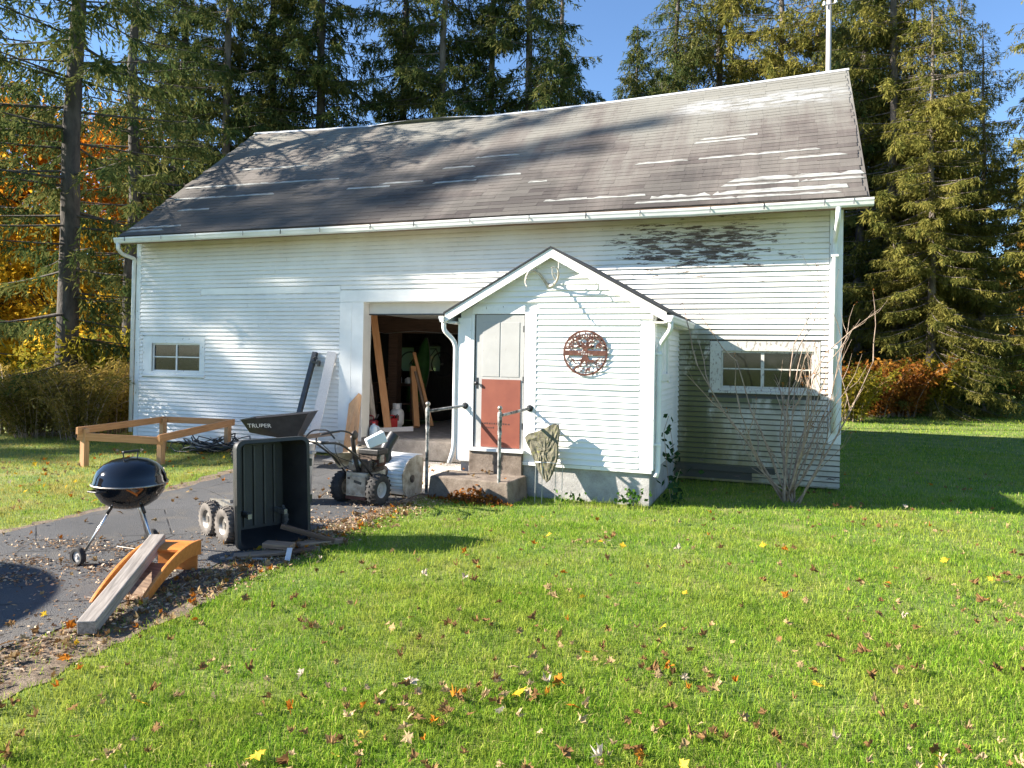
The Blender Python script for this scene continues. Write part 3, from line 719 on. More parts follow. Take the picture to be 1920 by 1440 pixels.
obj('downspout', MB().tube(arc_path([(XL+.02, EY-.05, gz_(-13.3)), (XL+.02, EY-.05, 4.17), (XL-.05, EY+.12, 4.08), (XL-.03, D-.06, 4.02), (XL-.06, D-.05, 3.9), (XL-.06, D-.05, .2)], r=.1), .042, 10), MAT['gutter'], barn, smooth=True)

# ------------------------------------------------------------------ entry (gabled entry room on the barn's front)
PL, PR, CX = -4.514, -1.647, -3.07
PEZ, PAZ, PFY, HW = 2.64, 3.555, 9.85, 1.635
PSL = (PAZ-PEZ)/HW
entry = thing('entry_porch', 'small gabled white clapboard entry room built onto the barn front', 'porch', (CX, PF, 0))
def ptop(x): return PAZ - abs(x-CX)*PSL
obj('foundation', MB().box((PL+.03, PF+.03, -.05), (PR-.03, D-.03, .47)), MAT['foundation'], entry, bevel=.01)
mb = MB()
mb.prism([(PL+.01, PF+.002, .47), (PR-.01, PF+.002, .47), (PR-.01, PF+.002, ptop(PR)-.12), (CX, PF+.002, PAZ-.12), (PL+.01, PF+.002, ptop(PL)-.12)], (0, .028, 0))
pfront = obj('front_wall', mb, MAT['psiding'], entry)
pside = obj('side_wall', MB().box((PR-.08, PF+.035, .47), (PR-.002, D-.025, ptop(PR)-.08)), MAT['psiding'], entry)
obj('side_wall', MB().box((PL+.002, PF+.035, .47), (PL+.08, D-.04, ptop(PL)-.08)), MAT['psiding'], entry)
pme = board_mesh('entry_board', .0815, MAT['psiding'], .031)
z = .50; k = 0
while z < PAZ-.24:
    hw = (PAZ-.045-z-.096)/PSL
    a, b = max(-3.305 if z < 2.72 else PL+.03, CX-hw), min(PR-.185 if z < 2.50 else PR-.01, CX+hw)
    if b-a > .05: lay_board(pme, pfront, (a, PF, z), b-a, jit=.001)
    z += .0815
z = .50
swin = (10.56, 11.30, 1.68, 2.38)
while z < 2.56:
    iv = [(PF+.03, D-.03)]
    if swin[2] < z+.05 < swin[3]: iv = cut(iv, swin[0], swin[1])
    for a, b in iv: lay_board(pme, pside, (PR, a, z), b-a, rz=math.pi/2, jit=.001)
    z += .0815
# side window
sw = obj('side_window', MB().box((PR-.03, 10.66, 1.78), (PR-.024, 11.20, 2.30)), MAT['glass'], entry)
f = MB(); f.box((PR-.02, swin[0], 2.30), (PR+.028, swin[1], swin[3])).box((PR-.02, swin[0], swin[2]), (PR+.04, swin[1], 1.78)).box((PR-.02, swin[0], 1.78), (PR+.028, 10.66, 2.30)).box((PR-.02, 11.20, 1.78), (PR+.028, swin[1], 2.30))
obj('frame', f, MAT['trim'], sw)
obj('muntin', MB().box((PR-.023, 10.92, 1.78), (PR+.005, 10.94, 2.3)), MAT['trim'], sw); obj('muntin', MB().box((PR-.022, 10.66, 2.03), (PR+.004, 11.2, 2.05)), MAT['trim'], sw)
# corner boards, casing, door
def ptrim(a, b, name='trim_board', mat='trim'): return obj(name, MB().box(a, b), MAT[mat], entry, bevel=.004)
ptrim((PR-.18, PF-.026, .49), (PR+.02, PF+.02, 2.50), 'corner_board'); ptrim((PR-.01, PF+.02, .49), (PR+.024, PF+.12, 2.54), 'corner_board')
ptrim((PL-.02, PF-.03, .46), (-4.315, PF+.02, 2.56), 'corner_board'); ptrim((PL-.022, PF+.02, .46), (PL+.01, PF+.13, 2.56), 'corner_board')
ptrim((-3.485, PF-.028, .60), (-3.308, PF+.004, 2.64), 'door_casing')
ptrim((-4.313, PF-.026, 2.615), (-3.487, PF+.004, 2.73), 'door_casing'); ptrim((-4.313, PF-.027, .60), (-4.272, PF+.004, 2.61), 'door_casing')
ptrim((PL, PF-.024, .445), (PR, PF+.028, .495), 'water_table')
door = obj('door', MB().box((-4.252, PF-.008, .665), (-3.50, PF+.0015, 2.605)), MAT['doorpaint'], entry, bevel=.003)
obj('door_frame', MB().box((-4.272, PF-.004, .66), (-3.487, PF+.001, 2.612)), MAT['black_metal'], entry)
for a, b in ((-4.145, -3.875), (-3.855, -3.57)):
    obj('panel', MB().box((a, PF-.0135, 1.70), (b, PF-.0085, 2.49)), MAT['doorpaint'], door, bevel=.003)
kick = obj('kick_panel', MB().box((-4.145, PF-.02, .675), (-3.545, PF-.009, 1.66)), MAT['brownpanel'], door)
r5 = random.Random(3)
for zz, x0, x1 in ((1.005, -4.13, -3.70), (.945, -4.06, -3.93)):       # faint illegible stencilled words
    x = x0
    while x < x1:
        w = r5.uniform(.012, .03)
        obj('lettering', MB().box((x, PF-.0215, zz), (x+w, PF-.0202, zz+r5.uniform(.016, .026))), MAT['darkletter'], kick); x += w+r5.uniform(.006, .02)
for zh in (1.62, 2.35, .95): obj('hinge', MB().box((-3.515, PF-.0125, zh), (-3.488, PF-.0085, zh+.09)), MAT['black_metal'], door)
obj('latch_plate', MB().box((-4.235, PF-.0125, 1.52), (-4.205, PF-.0085, 1.68)), MAT['black_metal'], door)
obj('door_knob', MB().lathe([(0,-.06),(.018,-.06),(.028,-.045),(.022,-.025),(.012,-.02),(.012,0)], 14, (-4.22, PF-.008, 1.60), 'y'), MAT['black_metal'], door, smooth=True)
obj('threshold', MB().box((-4.33, PF-.10, .615), (-3.46, PF-.002, .66)), MAT['trim'], entry, bevel=.005)
obj('riser', MB().box((-4.31, PF-.065, .28), (-3.49, PF+.02, .613)), MAT['concrete'], entry, bevel=.008)
# roof of the entry
for sgn in (-1, 1):
    n_ = 'roof_slope'
    e = CX + sgn*HW
    poly = [(CX, PFY, PAZ), (e, PFY, PEZ), (e, PFY, PEZ-.03), (CX, PFY, PAZ-.03)]
    rs = obj(n_, MB().prism(poly, (0, D-PFY-.03, 0)), MAT['shingle'], entry)
    obj('drip_edge', MB().prism([(CX, PFY-.012, PAZ-.004), (e, PFY-.012, PEZ-.004), (e, PFY-.012, PEZ-.028), (CX, PFY-.012, PAZ-.028)], (0, .011, 0)), MAT['black_metal'], rs)
    obj('rake_board', MB().prism([(CX, PFY+.004, PAZ-.033), (e-sgn*.02, PFY+.004, PEZ-.022), (e-sgn*.02, PFY+.004, PEZ-.15), (CX, PFY+.004, PAZ-.16)], (0, .03, 0)), MAT['trim'], entry)
    obj('soffit', MB().prism([(CX, PFY+.035, PAZ-.055), (e-sgn*.03, PFY+.035, PEZ-.045), (e-sgn*.03, PFY+.035, PEZ-.065), (CX, PFY+.035, PAZ-.075)], (0, D-PFY-.08, 0)), MAT['trim'], entry)
    obj('eave_board', MB().box((min(e-sgn*.02, e-sgn*.05), PFY+.04, PEZ-.16), (max(e-sgn*.02, e-sgn*.05), D-.05, PEZ-.05)), MAT['trim'], entry)
    wl = PL if sgn < 0 else PR
    a, b = sorted((wl, e-sgn*.052)); obj('eave_return', MB().box((a, PFY+.04, PEZ-.17), (b, D-.06, PEZ-.14)), MAT['overhead'], entry)
    gp = [(c*.8, d*.8) for c, d in gprof]
    if sgn > 0: gutter((e-.015, PFY-.03, PEZ-.155), (e-.015, D-.06, PEZ-.145), gp, entry, MAT['gutter'])
    else: gutter((e+.015, PFY-.03, PEZ-.155), (e+.015, D-.06, PEZ-.145), [(-c, d) for c, d in gp][::-1], entry, MAT['gutter'])
e = CX+HW
dr = obj('downspout', MB().tube(arc_path([(e+.03, PFY+.06, PEZ-.14), (e+.03, PFY+.06, PEZ-.25), (PR+.07, PF+.06, PEZ-.46), (PR+.07, PF+.06, .62), (PR+.075, PF+.05, .5), (PR+.05, PF+.01, .40)], r=.1), .034, 10), MAT['gutter'], entry, smooth=True)
for z in (2.05, .82): obj('strap', MB().box((PR-.03, PF+.02, z), (PR+.11, PF+.10, z+.035)), MAT['gutter'], dr, bevel=.004)
e = CX-HW
dl = obj('downspout', MB().tube(arc_path([(e-.02, PFY+.06, PEZ-.14), (e-.02, PFY+.06, PEZ-.27), (PL-.06, PF-.02, PEZ-.44), (PL-.06, PF-.02, .62), (PL-.12, PF-.05, .40)], r=.12), .034, 10), MAT['gutter'], entry, smooth=True)
# entry step: cast block with cracked front
sp = MB(); top = [(-4.66,9.40),(-3.46,9.33),(-3.42,10.0),(-4.66,10.02)]
sp.add([(x-.03*(1 if x<-4 else -1), y-.02, -.03) for x, y in top] + [(x, y, .30) for x, y in top], [(3,2,1,0),(4,5,6,7),(0,1,5,4),(1,2,6,5),(2,3,7,6),(3,0,4,7)])
step = tag(obj('doorstep', sp, MAT['concrete'], bevel=.02), 'stained concrete doorstep block in front of the half-brown door', 'step')
# ------------------------------------------------------------------ pipe handrails by the doorstep
def handrail(px_, py_, wx, label):
    t = thing('handrail', label, 'handrail', (px_, py_, 0), group='pipe handrails of the doorstep')
    obj('post', MB().tube([(px_, py_, -.1), (px_, py_, .9), (px_, py_, 1.24)], .024, 12), MAT['rustpipe'], t, smooth=True, angle=40)
    obj('coupling', MB().lathe([(.024,.93),(.031,.935),(.031,.98),(.026,1.0),(.026,1.05),(.031,1.06),(.033,1.16),(.031,1.235),(.02,1.245)], 14, (px_, py_, 0)), MAT['rustpipe'], t, smooth=True, angle=40)
    obj('ball_finial', MB().lathe([(.012,1.235),(.02,1.25),(.016,1.262)] + [(.034*math.sin(a), 1.295-.034*math.cos(a)) for a in [.5,.8,1.1,1.4,1.7,2.0,2.3,2.6,2.9,3.14]], 14, (px_, py_, 0)), MAT['steel'], t, smooth=True)
    q = Vector((wx, PF-.03, 1.262)); p = Vector((px_, py_, 1.19))
    obj('rail', MB().tube([p, q], .021, 12), MAT['rustpipe'], t, smooth=True, angle=40)
    obj('flange', MB().lathe([(.0,-.03),(.03,-.03),(.034,-.012),(.05,-.008),(.05,0)], 14, (wx, PF-.03, 1.262), 'y'), MAT['black_metal'], t, smooth=True, angle=40)
handrail(-4.80, 9.58, -4.40, 'rusty pipe handrail on the garage side of the doorstep')
handrail(-3.60, 9.36, -3.39, 'rusty pipe handrail between the brown door panel and the stone slab')

# ------------------------------------------------------------------ stone slab in a wire stand
t = thing('stone_slab', 'rough lichened stone slab tilted on one corner by the doorstep', 'stone', (-3.05, 9.76, 0))
out = [(-3.37,.87),(-3.33,.92),(-3.20,.965),(-3.08,1.02),(-2.97,1.075),(-2.915,1.06),(-2.90,.96),(-2.905,.80),(-2.895,.64),(-2.92,.56),(-2.945,.47),(-2.985,.33),(-3.03,.28),(-3.09,.33),(-3.16,.43),(-3.215,.53),(-3.235,.60),(-3.30,.72)]
def rough_slab(out, y0, th, n=7, seed=4):
    r = random.Random(seed); mb = MB(); cx = sum(p[0] for p in out)/len(out); cz = sum(p[1] for p in out)/len(out); m_ = len(out); vs_ = []
    lean = lambda z: (z-.3)*.10
    for k in range(n+1):
        f = k/n
        for i, (x, z) in enumerate(out):
            for s in (0, .5):
                x2, z2 = out[(i+1) % m_]; xx, zz = x+(x2-x)*s, z+(z2-z)*s
                xx, zz = cx+(xx-cx)*(1-f), cz+(zz-cz)*(1-f)
                vs_.append((xx+r.uniform(-.008,.008)*(f < 1), y0+lean(zz)+r.uniform(-.011,.009)*(1 if k else .3), zz+r.uniform(-.008,.008)))
    M2 = 2*m_; fs = []
    for k in range(n):
        for i in range(M2): fs.append((k*M2+i, k*M2+(i+1) % M2, (k+1)*M2+(i+1) % M2, (k+1)*M2+i))
    mb.add(vs_, fs)
    bk = [(x, y+.09+r.uniform(-.01,.01), z) for x, y, z in vs_[:M2]]
    b0 = len(mb.v); mb.v += bk
    for i in range(M2): mb.f.append((i, b0+i, b0+(i+1) % M2, (i+1) % M2)); mb.mi.append(0)
    mb.f.append(tuple(b0+i for i in range(M2))); mb.mi.append(0)
    return mb
obj('slab', rough_slab(out, 9.70, .09), MAT['stone'], t)
t = thing('wire_stand', 'thin galvanised wire stand carrying the stone slab', 'stand', (-3.02, 9.7, 0))
for x, y in ((-3.17, 9.62), (-3.06, 9.58), (-2.93, 9.78), (-2.84, 9.80)):
    obj('leg', MB().tube([(x, y, -.05), (x+.005, y+.01, .56)], .005, 6), MAT['wire'], t)
obj('hoop', MB().tube([(-3.17, 9.63, .56), (-3.06, 9.59, .565), (-2.95, 9.585, .57), (-2.835, 9.62, .545), (-2.835, 9.81, .545), (-2.92, 9.82, .55)], .006, 6), MAT['wire'], t)

# ------------------------------------------------------------------ tree-of-life wall disc
SC = (-2.585, PF-.052, 2.065); SR = .318
t = thing('wall_art', 'round rusty steel tree of life disc on the entry siding', 'wall art', SC, local=True)
def flat(name, poly, y, th=.004, mat='rust', parent=t): return obj(name, MB().prism([(x, y, z) for x, z in poly], (0, th, 0)), MAT[mat], parent)
mb = MB(); n = 56
vs_ = []
for k in range(n):
    a = 2*math.pi*k/n
    for r, y in ((SR, 0), (SR-.028, 0), (SR-.028, .005), (SR, .005)): vs_.append((r*math.cos(a), y, r*math.sin(a)))
mb.add(vs_, [f for k in range(n) for j in range(4) for f in [(4*k+j, 4*k+(j+1) % 4, 4*((k+1) % n)+(j+1) % 4, 4*((k+1) % n)+j)]])
obj('ring', mb, MAT['rust'], t)
band = flat('band', [(-SR+.012, -.035), (SR-.012, -.035), (SR-.012, .033), (-SR+.012, .033)], -.0015, .0052)
flat('trunk', [(-.062,-.10),(-.035,-.05),(-.03,.04),(-.045,.085),(.045,.085),(.03,.04),(.035,-.05),(.068,-.10),(.03,-.12),(0,-.105),(-.03,-.12)], -.003, .0064)
r6 = random.Random(12); cnt6 = [0]
def limb(x, z, ang, L, w, dep, up):
    n = 3; px0, pz0 = x, z; poly1, poly2 = [], []
    for k in range(n+1):
        f = k/n; ww = w*(1-.4*f); nx, nz = -math.sin(ang), math.cos(ang)
        poly1.append((px0+nx*ww/2, pz0+nz*ww/2)); poly2.append((px0-nx*ww/2, pz0-nz*ww/2))
        ang += r6.uniform(-.35, .35); px0 += math.cos(ang)*L/n; pz0 += math.sin(ang)*L/n
        if px0*px0+pz0*pz0 > (SR-.012)**2: break
        if (up and pz0 < .05) or (not up and pz0 > -.055): pz0 += (.02 if up else -.02)
    if len(poly1) > 1:
        cnt6[0] += 1; flat('branch' if up else 'root', poly1+poly2[::-1], -.002-.00013*(cnt6[0] % 40), .0056)
    if dep > 0 and px0*px0+pz0*pz0 < (SR-.03)**2:
        for s in (-1, 1): limb(px0, pz0, ang+s*r6.uniform(.35, .7), L*.75, w*.66, dep-1, up)
for a in (8, 32, 55, 75, 95, 118, 142, 170): limb(.03*math.cos(math.radians(a)), .075, math.radians(a), .10, .030, 3, True)
for a in (-12, -40, -75, -105, -140, -168): limb(.04*math.cos(math.radians(a)), -.10, math.radians(a), .085, .026, 3, False)
lv = MB()
for k in range(150):
    a, rr = r6.uniform(.10, math.pi-.10), SR*math.sqrt(r6.uniform(.1, .82)); x, z = rr*math.cos(a), rr*math.sin(a)
    if z < .05: continue
    if k % 4 == 0: z = -z*.9-.02
    if -.11 < z < .05 or (abs(x) < .05 and abs(z) < .1): continue
    an = r6.uniform(0, 6.28); l, w = r6.uniform(.016, .030), r6.uniform(.008, .014); c, s = math.cos(an), math.sin(an); y = -.0085-.0001*(k % 17)
    lv.prism([(x+c*l, y, z+s*l), (x-s*w, y, z+c*w), (x-c*l, y, z-s*l), (x+s*w, y, z-c*w)], (0, .0015, 0))
obj('leaf_cutouts', lv, MAT['rust'], t, kind='stuff')
for k, (x, z, w) in enumerate([(-.095,.012,.02),(-.06,.016,.014),(-.035,.014,.012),(-.01,.016,.013),(-.05,-.014,.014),(-.028,-.016,.012),(-.004,-.016,.012),(.02,-.016,.016),(.05,-.014,.012),(.05,-.031,.008),(.068,-.031,.008),(.086,-.031,.008),(.104,-.031,.008)]):
    obj('cut_letter', MB().box((x, -.0034, z-.007), (x+w*.6, -.0032+.0008, z+.007)), MAT['letter'], band)

# ------------------------------------------------------------------ antlers
t = thing('antlers', 'bleached deer antlers mounted under the entry gable peak', 'antlers', (-3.13, PF-.02, 3.0))
def tn(pts, r0, r1, parent=t, name='antler'):
    pts = [Vector(p) for p in pts]; q = []
    for i in range(len(pts)-1):
        a, b, c, d = pts[max(i-1, 0)], pts[i], pts[i+1], pts[min(i+2, len(pts)-1)]
        for k in range(4):
            u = k/4; q.append(.5*((2*b)+(c-a)*u+(2*a-5*b+4*c-d)*u*u+(3*b-a-3*c+d)*u**3))
    q.append(pts[-1]); m_ = len(q)
    return obj(name, MB().tube(q, [1.25*(r0+(r1-r0)*i/(m_-1)) for i in range(m_)], 8), MAT['antler'], parent, smooth=True)
a1 = tn([(-3.15,PF-.03,3.01),(-3.20,PF-.06,3.09),(-3.26,PF-.13,3.18),(-3.335,PF-.22,3.215),(-3.375,PF-.30,3.14),(-3.375,PF-.36,3.03),(-3.335,PF-.40,2.965)], .018, .006)
tn([(-3.27,PF-.14,3.18),(-3.29,PF-.15,3.25),(-3.285,PF-.17,3.31)], .009, .003, a1, 'tine'); tn([(-3.345,PF-.23,3.21),(-3.35,PF-.2,3.27),(-3.33,PF-.2,3.30)], .009, .003, a1, 'tine'); tn([(-3.375,PF-.31,3.12),(-3.345,PF-.34,3.16)], .008, .003, a1, 'tine'); tn([(-3.376,PF-.34,3.07),(-3.35,PF-.36,3.10)], .007, .003, a1, 'tine')
a2 = tn([(-3.12,PF-.03,3.01),(-3.06,PF-.08,3.015),(-2.98,PF-.16,3.07),(-2.93,PF-.24,3.16),(-2.945,PF-.30,3.235),(-3.0,PF-.36,3.225)], .018, .006)
tn([(-2.99,PF-.15,3.065),(-3.03,PF-.2,3.15),(-3.03,PF-.22,3.23)], .009, .003, a2, 'tine'); tn([(-2.935,PF-.25,3.17),(-2.93,PF-.24,3.26),(-2.945,PF-.22,3.33)], .009, .003, a2, 'tine'); tn([(-2.95,PF-.2,3.12),(-2.99,PF-.25,3.17)], .008, .003, a2, 'tine')
obj('skull_plate', MB().lathe([(0,-.03),(.03,-.028),(.045,-.01),(.045,0)], 12, (-3.135, PF-.012, 3.005), 'y'), MAT['antler'], t, smooth=True)

# ------------------------------------------------------------------ kettle grill
t = thing('kettle_grill', 'black enamel kettle barbecue on aluminium legs beside the weathered beam', 'grill', (-5.92, 5.45, 0), math.radians(-92), local=True)
R = .325
prof = [(.0,-.25),(.08,-.247),(.17,-.222),(.25,-.165),(.30,-.09),(.32,-.03),(R,0)]
bowl = obj('bowl', MB().lathe([(r, .72+h) for r, h in prof], 40), MAT['black_enamel'], t, smooth=True)
lid = obj('lid', MB().lathe([(R+.006,.708),(R+.012,.716),(R+.010,.73),(R-.002,.75),(.315,.79),(.285,.85),(.235,.90),(.165,.938),(.08,.957),(0,.961)], 40), MAT['black_enamel'], t, smooth=True)
obj('rim', MB().lathe([(R+.002,.712),(R+.014,.71),(R+.016,.722),(R+.004,.728)], 40), MAT['steel'], t, smooth=True)
hd = obj('lid_handle', MB().tube(arc_path([(-.075, 0, .95), (-.085, 0, 1.015), (.085, 0, 1.015), (.075, 0, .95)], r=.02), .006, 8), MAT['black_metal'], lid)
obj('grip', MB().box((-.09, -.014, 1.008), (.09, .014, 1.03)), MAT['black_plastic'], lid, bevel=.005)
for s in (-1, 1):
    obj('side_handle', MB().tube(arc_path([(s*.32, -.07, .685), (s*.405, -.065, .69), (s*.405, .065, .69), (s*.32, .07, .685)], r=.02), .009, 8), MAT['black_plastic'], t)
ft = [(-.36,-.16),(.36,-.16),(0,.40)]
for i, (x, y) in enumerate(ft):
    obj('leg', MB().tube([(x*.38, y*.38, .51), (x, y, .09 if i < 2 else .0)], .012, 10), MAT['alu'], t, smooth=True)
    obj('leg_socket', MB().tube([(x*.36, y*.36, .535), (x*.5, y*.5, .44)], .016, 10), MAT['black_metal'], t, smooth=True)
obj('axle', MB().tube([(-.42, -.16, .085), (.42, -.16, .085)], .006, 8), MAT['steel'], t)
obj('brace', MB().tube([(0, -.16, .085), (0, .35, .09)], .005, 8), MAT['steel'], t)
for s in (-1, 1):
    w = obj('wheel', MB().lathe([(.05,-.022),(.075,-.026),(.084,-.018),(.084,.018),(.075,.026),(.05,.022)], 24, (s*.41, -.16, .085), 'x'), MAT['tyre'], t, smooth=True, angle=50)
    obj('hub', MB().lathe([(0,-.016),(.018,-.02),(.02,-.012),(.052,-.010),(.052,.010),(.02,.012),(.018,.02),(0,.016)], 20, (s*.41, -.16, .085), 'x'), MAT['bin'], w, smooth=True, angle=40)

# ------------------------------------------------------------------ dump cart with its tub tipped on end
t = thing('dump_cart', 'four wheeled garden dump cart with its black tub tipped on end', 'cart', (-4.95, 6.37, 0), math.radians(-25), local=True)
# local: +x = out of the tub's mouth, y = across
TW, TH_, TD = .40, 1.10, .30
def rrect(hw, z0, z1, r, x, n=5):
    pts = []
    for cx, cz, a0 in ((hw-r, z0+r, -90), (hw-r, z1-r, 0), (-hw+r, z1-r, 90), (-hw+r, z0+r, 180)):
        for k in range(n+1):
            a = math.radians(a0+90*k/n); pz_ = cz+r*math.sin(a); pts.append((x-.07*pz_, cx+r*math.cos(a), pz_))
    return pts
def loft(loops, cap=True):
    mb = MB(); n = len(loops[0])
    for l in loops: mb.v += l
    for k in range(len(loops)-1):
        for i in range(n): mb.f.append((k*n+i, k*n+(i+1) % n, (k+1)*n+(i+1) % n, (k+1)*n+i)); mb.mi.append(0)
    if cap: mb.f.append(tuple((len(loops)-1)*n+i for i in range(n))); mb.mi.append(0)
    return mb
loops = [rrect(TW, .0, TH_, .08, .05), rrect(TW+.005, -.005+.005, TH_+.005, .085, .0), rrect(TW+.005, 0, TH_+.005, .085, .055), rrect(TW-.03, .03, TH_-.03, .07, .06), rrect(TW-.035, .035, TH_-.035, .07, .05), rrect(TW-.13, .13, TH_-.07, .06, -TD), rrect(TW-.135, .135, TH_-.075, .06, -TD)]
tub = obj('tub', loft(loops), MAT['black_plastic'], t, smooth=True, angle=35)
outer = [rrect(TW-.01, .012, TH_-.01, .075, .0), rrect(TW-.125, .11, TH_-.05, .065, -TD-.02)]
obj('tub_outside', loft(outer), MAT['black_plastic'], tub, smooth=True, angle=35)
for y in (-.17, -.055, .06, .17): obj('rib', MB().bar((-TD-.003, y, .16), (-TD-.063, y, TH_-.1), .024, .02, up=(1,0,0)), MAT['black_metal'], tub, bevel=.004)
obj('latch', MB().box((-.05, TW+.004, .78), (.0, TW+.03, .86)).box((-.03, TW+.004, .40), (.02, TW+.03, .48)), MAT['black_metal'], tub)
# chassis behind the tub, tow bar running away from the mouth
ch = obj('chassis', MB().bar((-.12, -.20, .30), (-1.05, -.10, .30), .04, .05).bar((-.12, .20, .30), (-1.05, .10, .30), .04, .05).bar((-.45, -.28, .26), (-.45, .28, .26), .04, .04).bar((-.82, -.28, .26), (-.82, .28, .26), .04, .04).bar((-1.0, 0, .30), (-1.55, 0, .24), .04, .04), MAT['steel'], t)
obj('walking_beam', MB().bar((-.40, -.24, .22), (-.88, -.24, .22), .03, .05), MAT['steel'], t); obj('walking_beam', MB().bar((-.40, .24, .22), (-.88, .24, .22), .03, .05), MAT['steel'], t)
def fat_wheel(c, r, w, parent, mat, lugs=22, rim='steel', ax='y'):
    pr = [(r*.52, -w*.42), (r*.62, -w*.5), (r*.9, -w*.5), (r*.985, -w*.36), (r, -w*.15), (r, w*.15), (r*.985, w*.36), (r*.9, w*.5), (r*.62, w*.5), (r*.52, w*.42)]
    tw = obj('wheel', MB().lathe(pr, 30, c, ax), MAT[mat], parent, smooth=True, angle=60)
    lg = MB()
    for k in range(lugs):
        a = 2*math.pi*k/lugs
        for s in (-1, 1):
            a2 = a + (s > 0)*math.pi/lugs
            u = Vector((math.cos(a2), 0, math.sin(a2))) if ax == 'y' else Vector((0, math.cos(a2), math.sin(a2)))
            sd = Vector((0, s, 0)) if ax == 'y' else Vector((s, 0, 0))
            p = Vector(c)+u*(r*1.0)+sd*w*.08; q = Vector(c)+u*(r*.93)+sd*w*.52
            lg.bar(p, q, r*.12, r*.10, up=u)
    obj('tread', lg, MAT[mat], tw)
    obj('rim', MB().lathe([(0,-w*.30),(r*.16,-w*.32),(r*.18,-w*.2),(r*.40,-w*.16),(r*.50,-w*.40),(r*.55,-w*.44),(r*.56,-w*.3),(r*.56,w*.3),(r*.55,w*.44),(r*.50,w*.40),(r*.40,w*.16),(r*.18,w*.2),(r*.16,w*.32),(0,w*.30)], 24, c, ax), MAT[rim], tw, smooth=True, angle=40)
    return tw
for x in (-.42, -.84):
    for s in (-1, 1): fat_wheel((x, s*.31, .185), .185, .11, t, 'dusty_tyre')

# ------------------------------------------------------------------ snow blower
t = thing('snow_blower', 'old tan and white walk-behind snow blower on the driveway', 'snow blower', (-5.30, 8.62, 0), math.radians(-4), local=True)
# local: +y forward (towards the barn), x across
for s in (-1, 1): fat_wheel((s*.285, .0, .205), .205, .13, t, 'tyre', 18, 'bin' if s > 0 else 'tan', 'x')
obj('gear_case', MB().box((-.17, -.10, .10), (.17, .34, .42)), MAT['tan'], t, bevel=.015)
gp_ = obj('rear_plate', MB().box((-.15, -.125, .11), (.165, -.10, .375)), MAT['tan'], t, bevel=.008)
obj('vent_slot', MB().bar((-.02, -.1265, .31), (.10, -.1265, .285), .003, .035), MAT['black_metal'], gp_); obj('vent_slot', MB().box((-.125, -.128, .33), (-.085, -.1255, .36)), MAT['black_metal'], gp_)
obj('lower_lip', MB().box((-.15, -.13, .07), (.165, -.09, .108)), MAT['rust'], t)
eng = obj('engine', MB().box((-.11, -.06, .42), (.20, .26, .60)), MAT['engine'], t, bevel=.02)
fn = MB()
for k in range(6): fn.box((-.13, -.05, .44+k*.026), (.215, .25, .45+k*.026))
obj('cooling_fins', fn, MAT['engine'], eng)
obj('recoil_cover', MB().lathe([(0,-.055),(.03,-.055),(.04,-.05),(.075,-.045),(.095,-.02),(.10,0)], 20, (-.05, -.065, .53), 'y'), MAT['steel'], eng, smooth=True, angle=35)
obj('air_filter', MB().box((-.02, -.04, .66), (.30, .20, .735)), MAT['black_plastic'], eng, bevel=.015)
obj('filter_base', MB().box((.0, -.02, .60), (.26, .18, .658)), MAT['engine'], eng)
obj('belt_cover', MB().box((-.14, .262, .34), (.14, .36, .60)), MAT['black_metal'], eng, bevel=.02); obj('fuel_cap', MB().lathe([(0,.765),(.03,.765),(.034,.742),(.034,.738)], 14, (-.12, .12, 0)), MAT['black_plastic'], eng)
obj('oil_filler', MB().tube([(.21, .0, .46), (.26, -.03, .56)], .016, 10), MAT['engine'], eng, smooth=True); obj('carburettor', MB().box((.20, .03, .55), (.29, .12, .655)), MAT['steel'], eng, bevel=.01)
for bx_ in (-.09, -.03, .03, .09): obj('bolt', MB().lathe([(0,-.008),(.009,-.007),(.009,0)], 8, (bx_, -.126, .135), 'y'), MAT['steel'], gp_)
obj('muffler', MB().box((.14, .02, .50), (.27, .2, .62)), MAT['rust'], eng, bevel=.02)
obj('fuel_tank', MB().box((-.22, -.02, .60), (-.03, .24, .74)), MAT['tan'], eng, bevel=.03)
sh = obj('side_shroud', MB().prism([(-.28, -.30, .66), (-.10, -.30, .70), (-.02, -.16, .69), (-.16, -.08, .50), (-.24, -.16, .47)], (0, .05, 0)), MAT['tan'], t)
ht = obj('handle_tube', MB().tube(arc_path([(-.21, .02, .34), (-.25, -.30, .66), (-.30, -.62, .87), (-.30, -.98, .91)], r=.12), .014, 10), MAT['black_metal'], t, smooth=True)
obj('handle_tube', MB().tube(arc_path([(.20, .02, .34), (.17, -.30, .66), (.12, -.62, .87), (.12, -.98, .91)], r=.12), .014, 10), MAT['black_metal'], t, smooth=True)
obj('cross_bar', MB().tube(arc_path([(-.30, -.70, .885), (-.05, -.70, .875), (.12, -.70, .885)], r=.06), .013, 10), MAT['steel'], t, smooth=True)
obj('control_lever', MB().tube(arc_path([(-.29, -.85, .90), (-.29, -.66, 1.02), (-.08, -.62, 1.03), (.02, -.60, .92)], r=.08), .011, 8), MAT['black_metal'], t, smooth=True)
obj('control_lever', MB().tube(arc_path([(.04, -.90, 1.0), (.12, -.60, 1.03), (.14, -.40, .98), (.13, -.34, .80)], r=.08), .011, 8), MAT['black_metal'], t, smooth=True)
obj('grip', MB().tube([(-.30, -1.0, .912), (-.30, -.86, .90)], .02, 10), MAT['black_plastic'], t, smooth=True); obj('grip', MB().tube([(.12, -1.0, .912), (.12, -.86, .90)], .02, 10), MAT['black_plastic'], t, smooth=True)
obj('crank_wheel', MB().lathe([(0,-.022),(.05,-.02),(.065,0),(.05,.02),(0,.022)], 16, (.15, -.36, .95), 'x'), MAT['engine'], t, smooth=True)
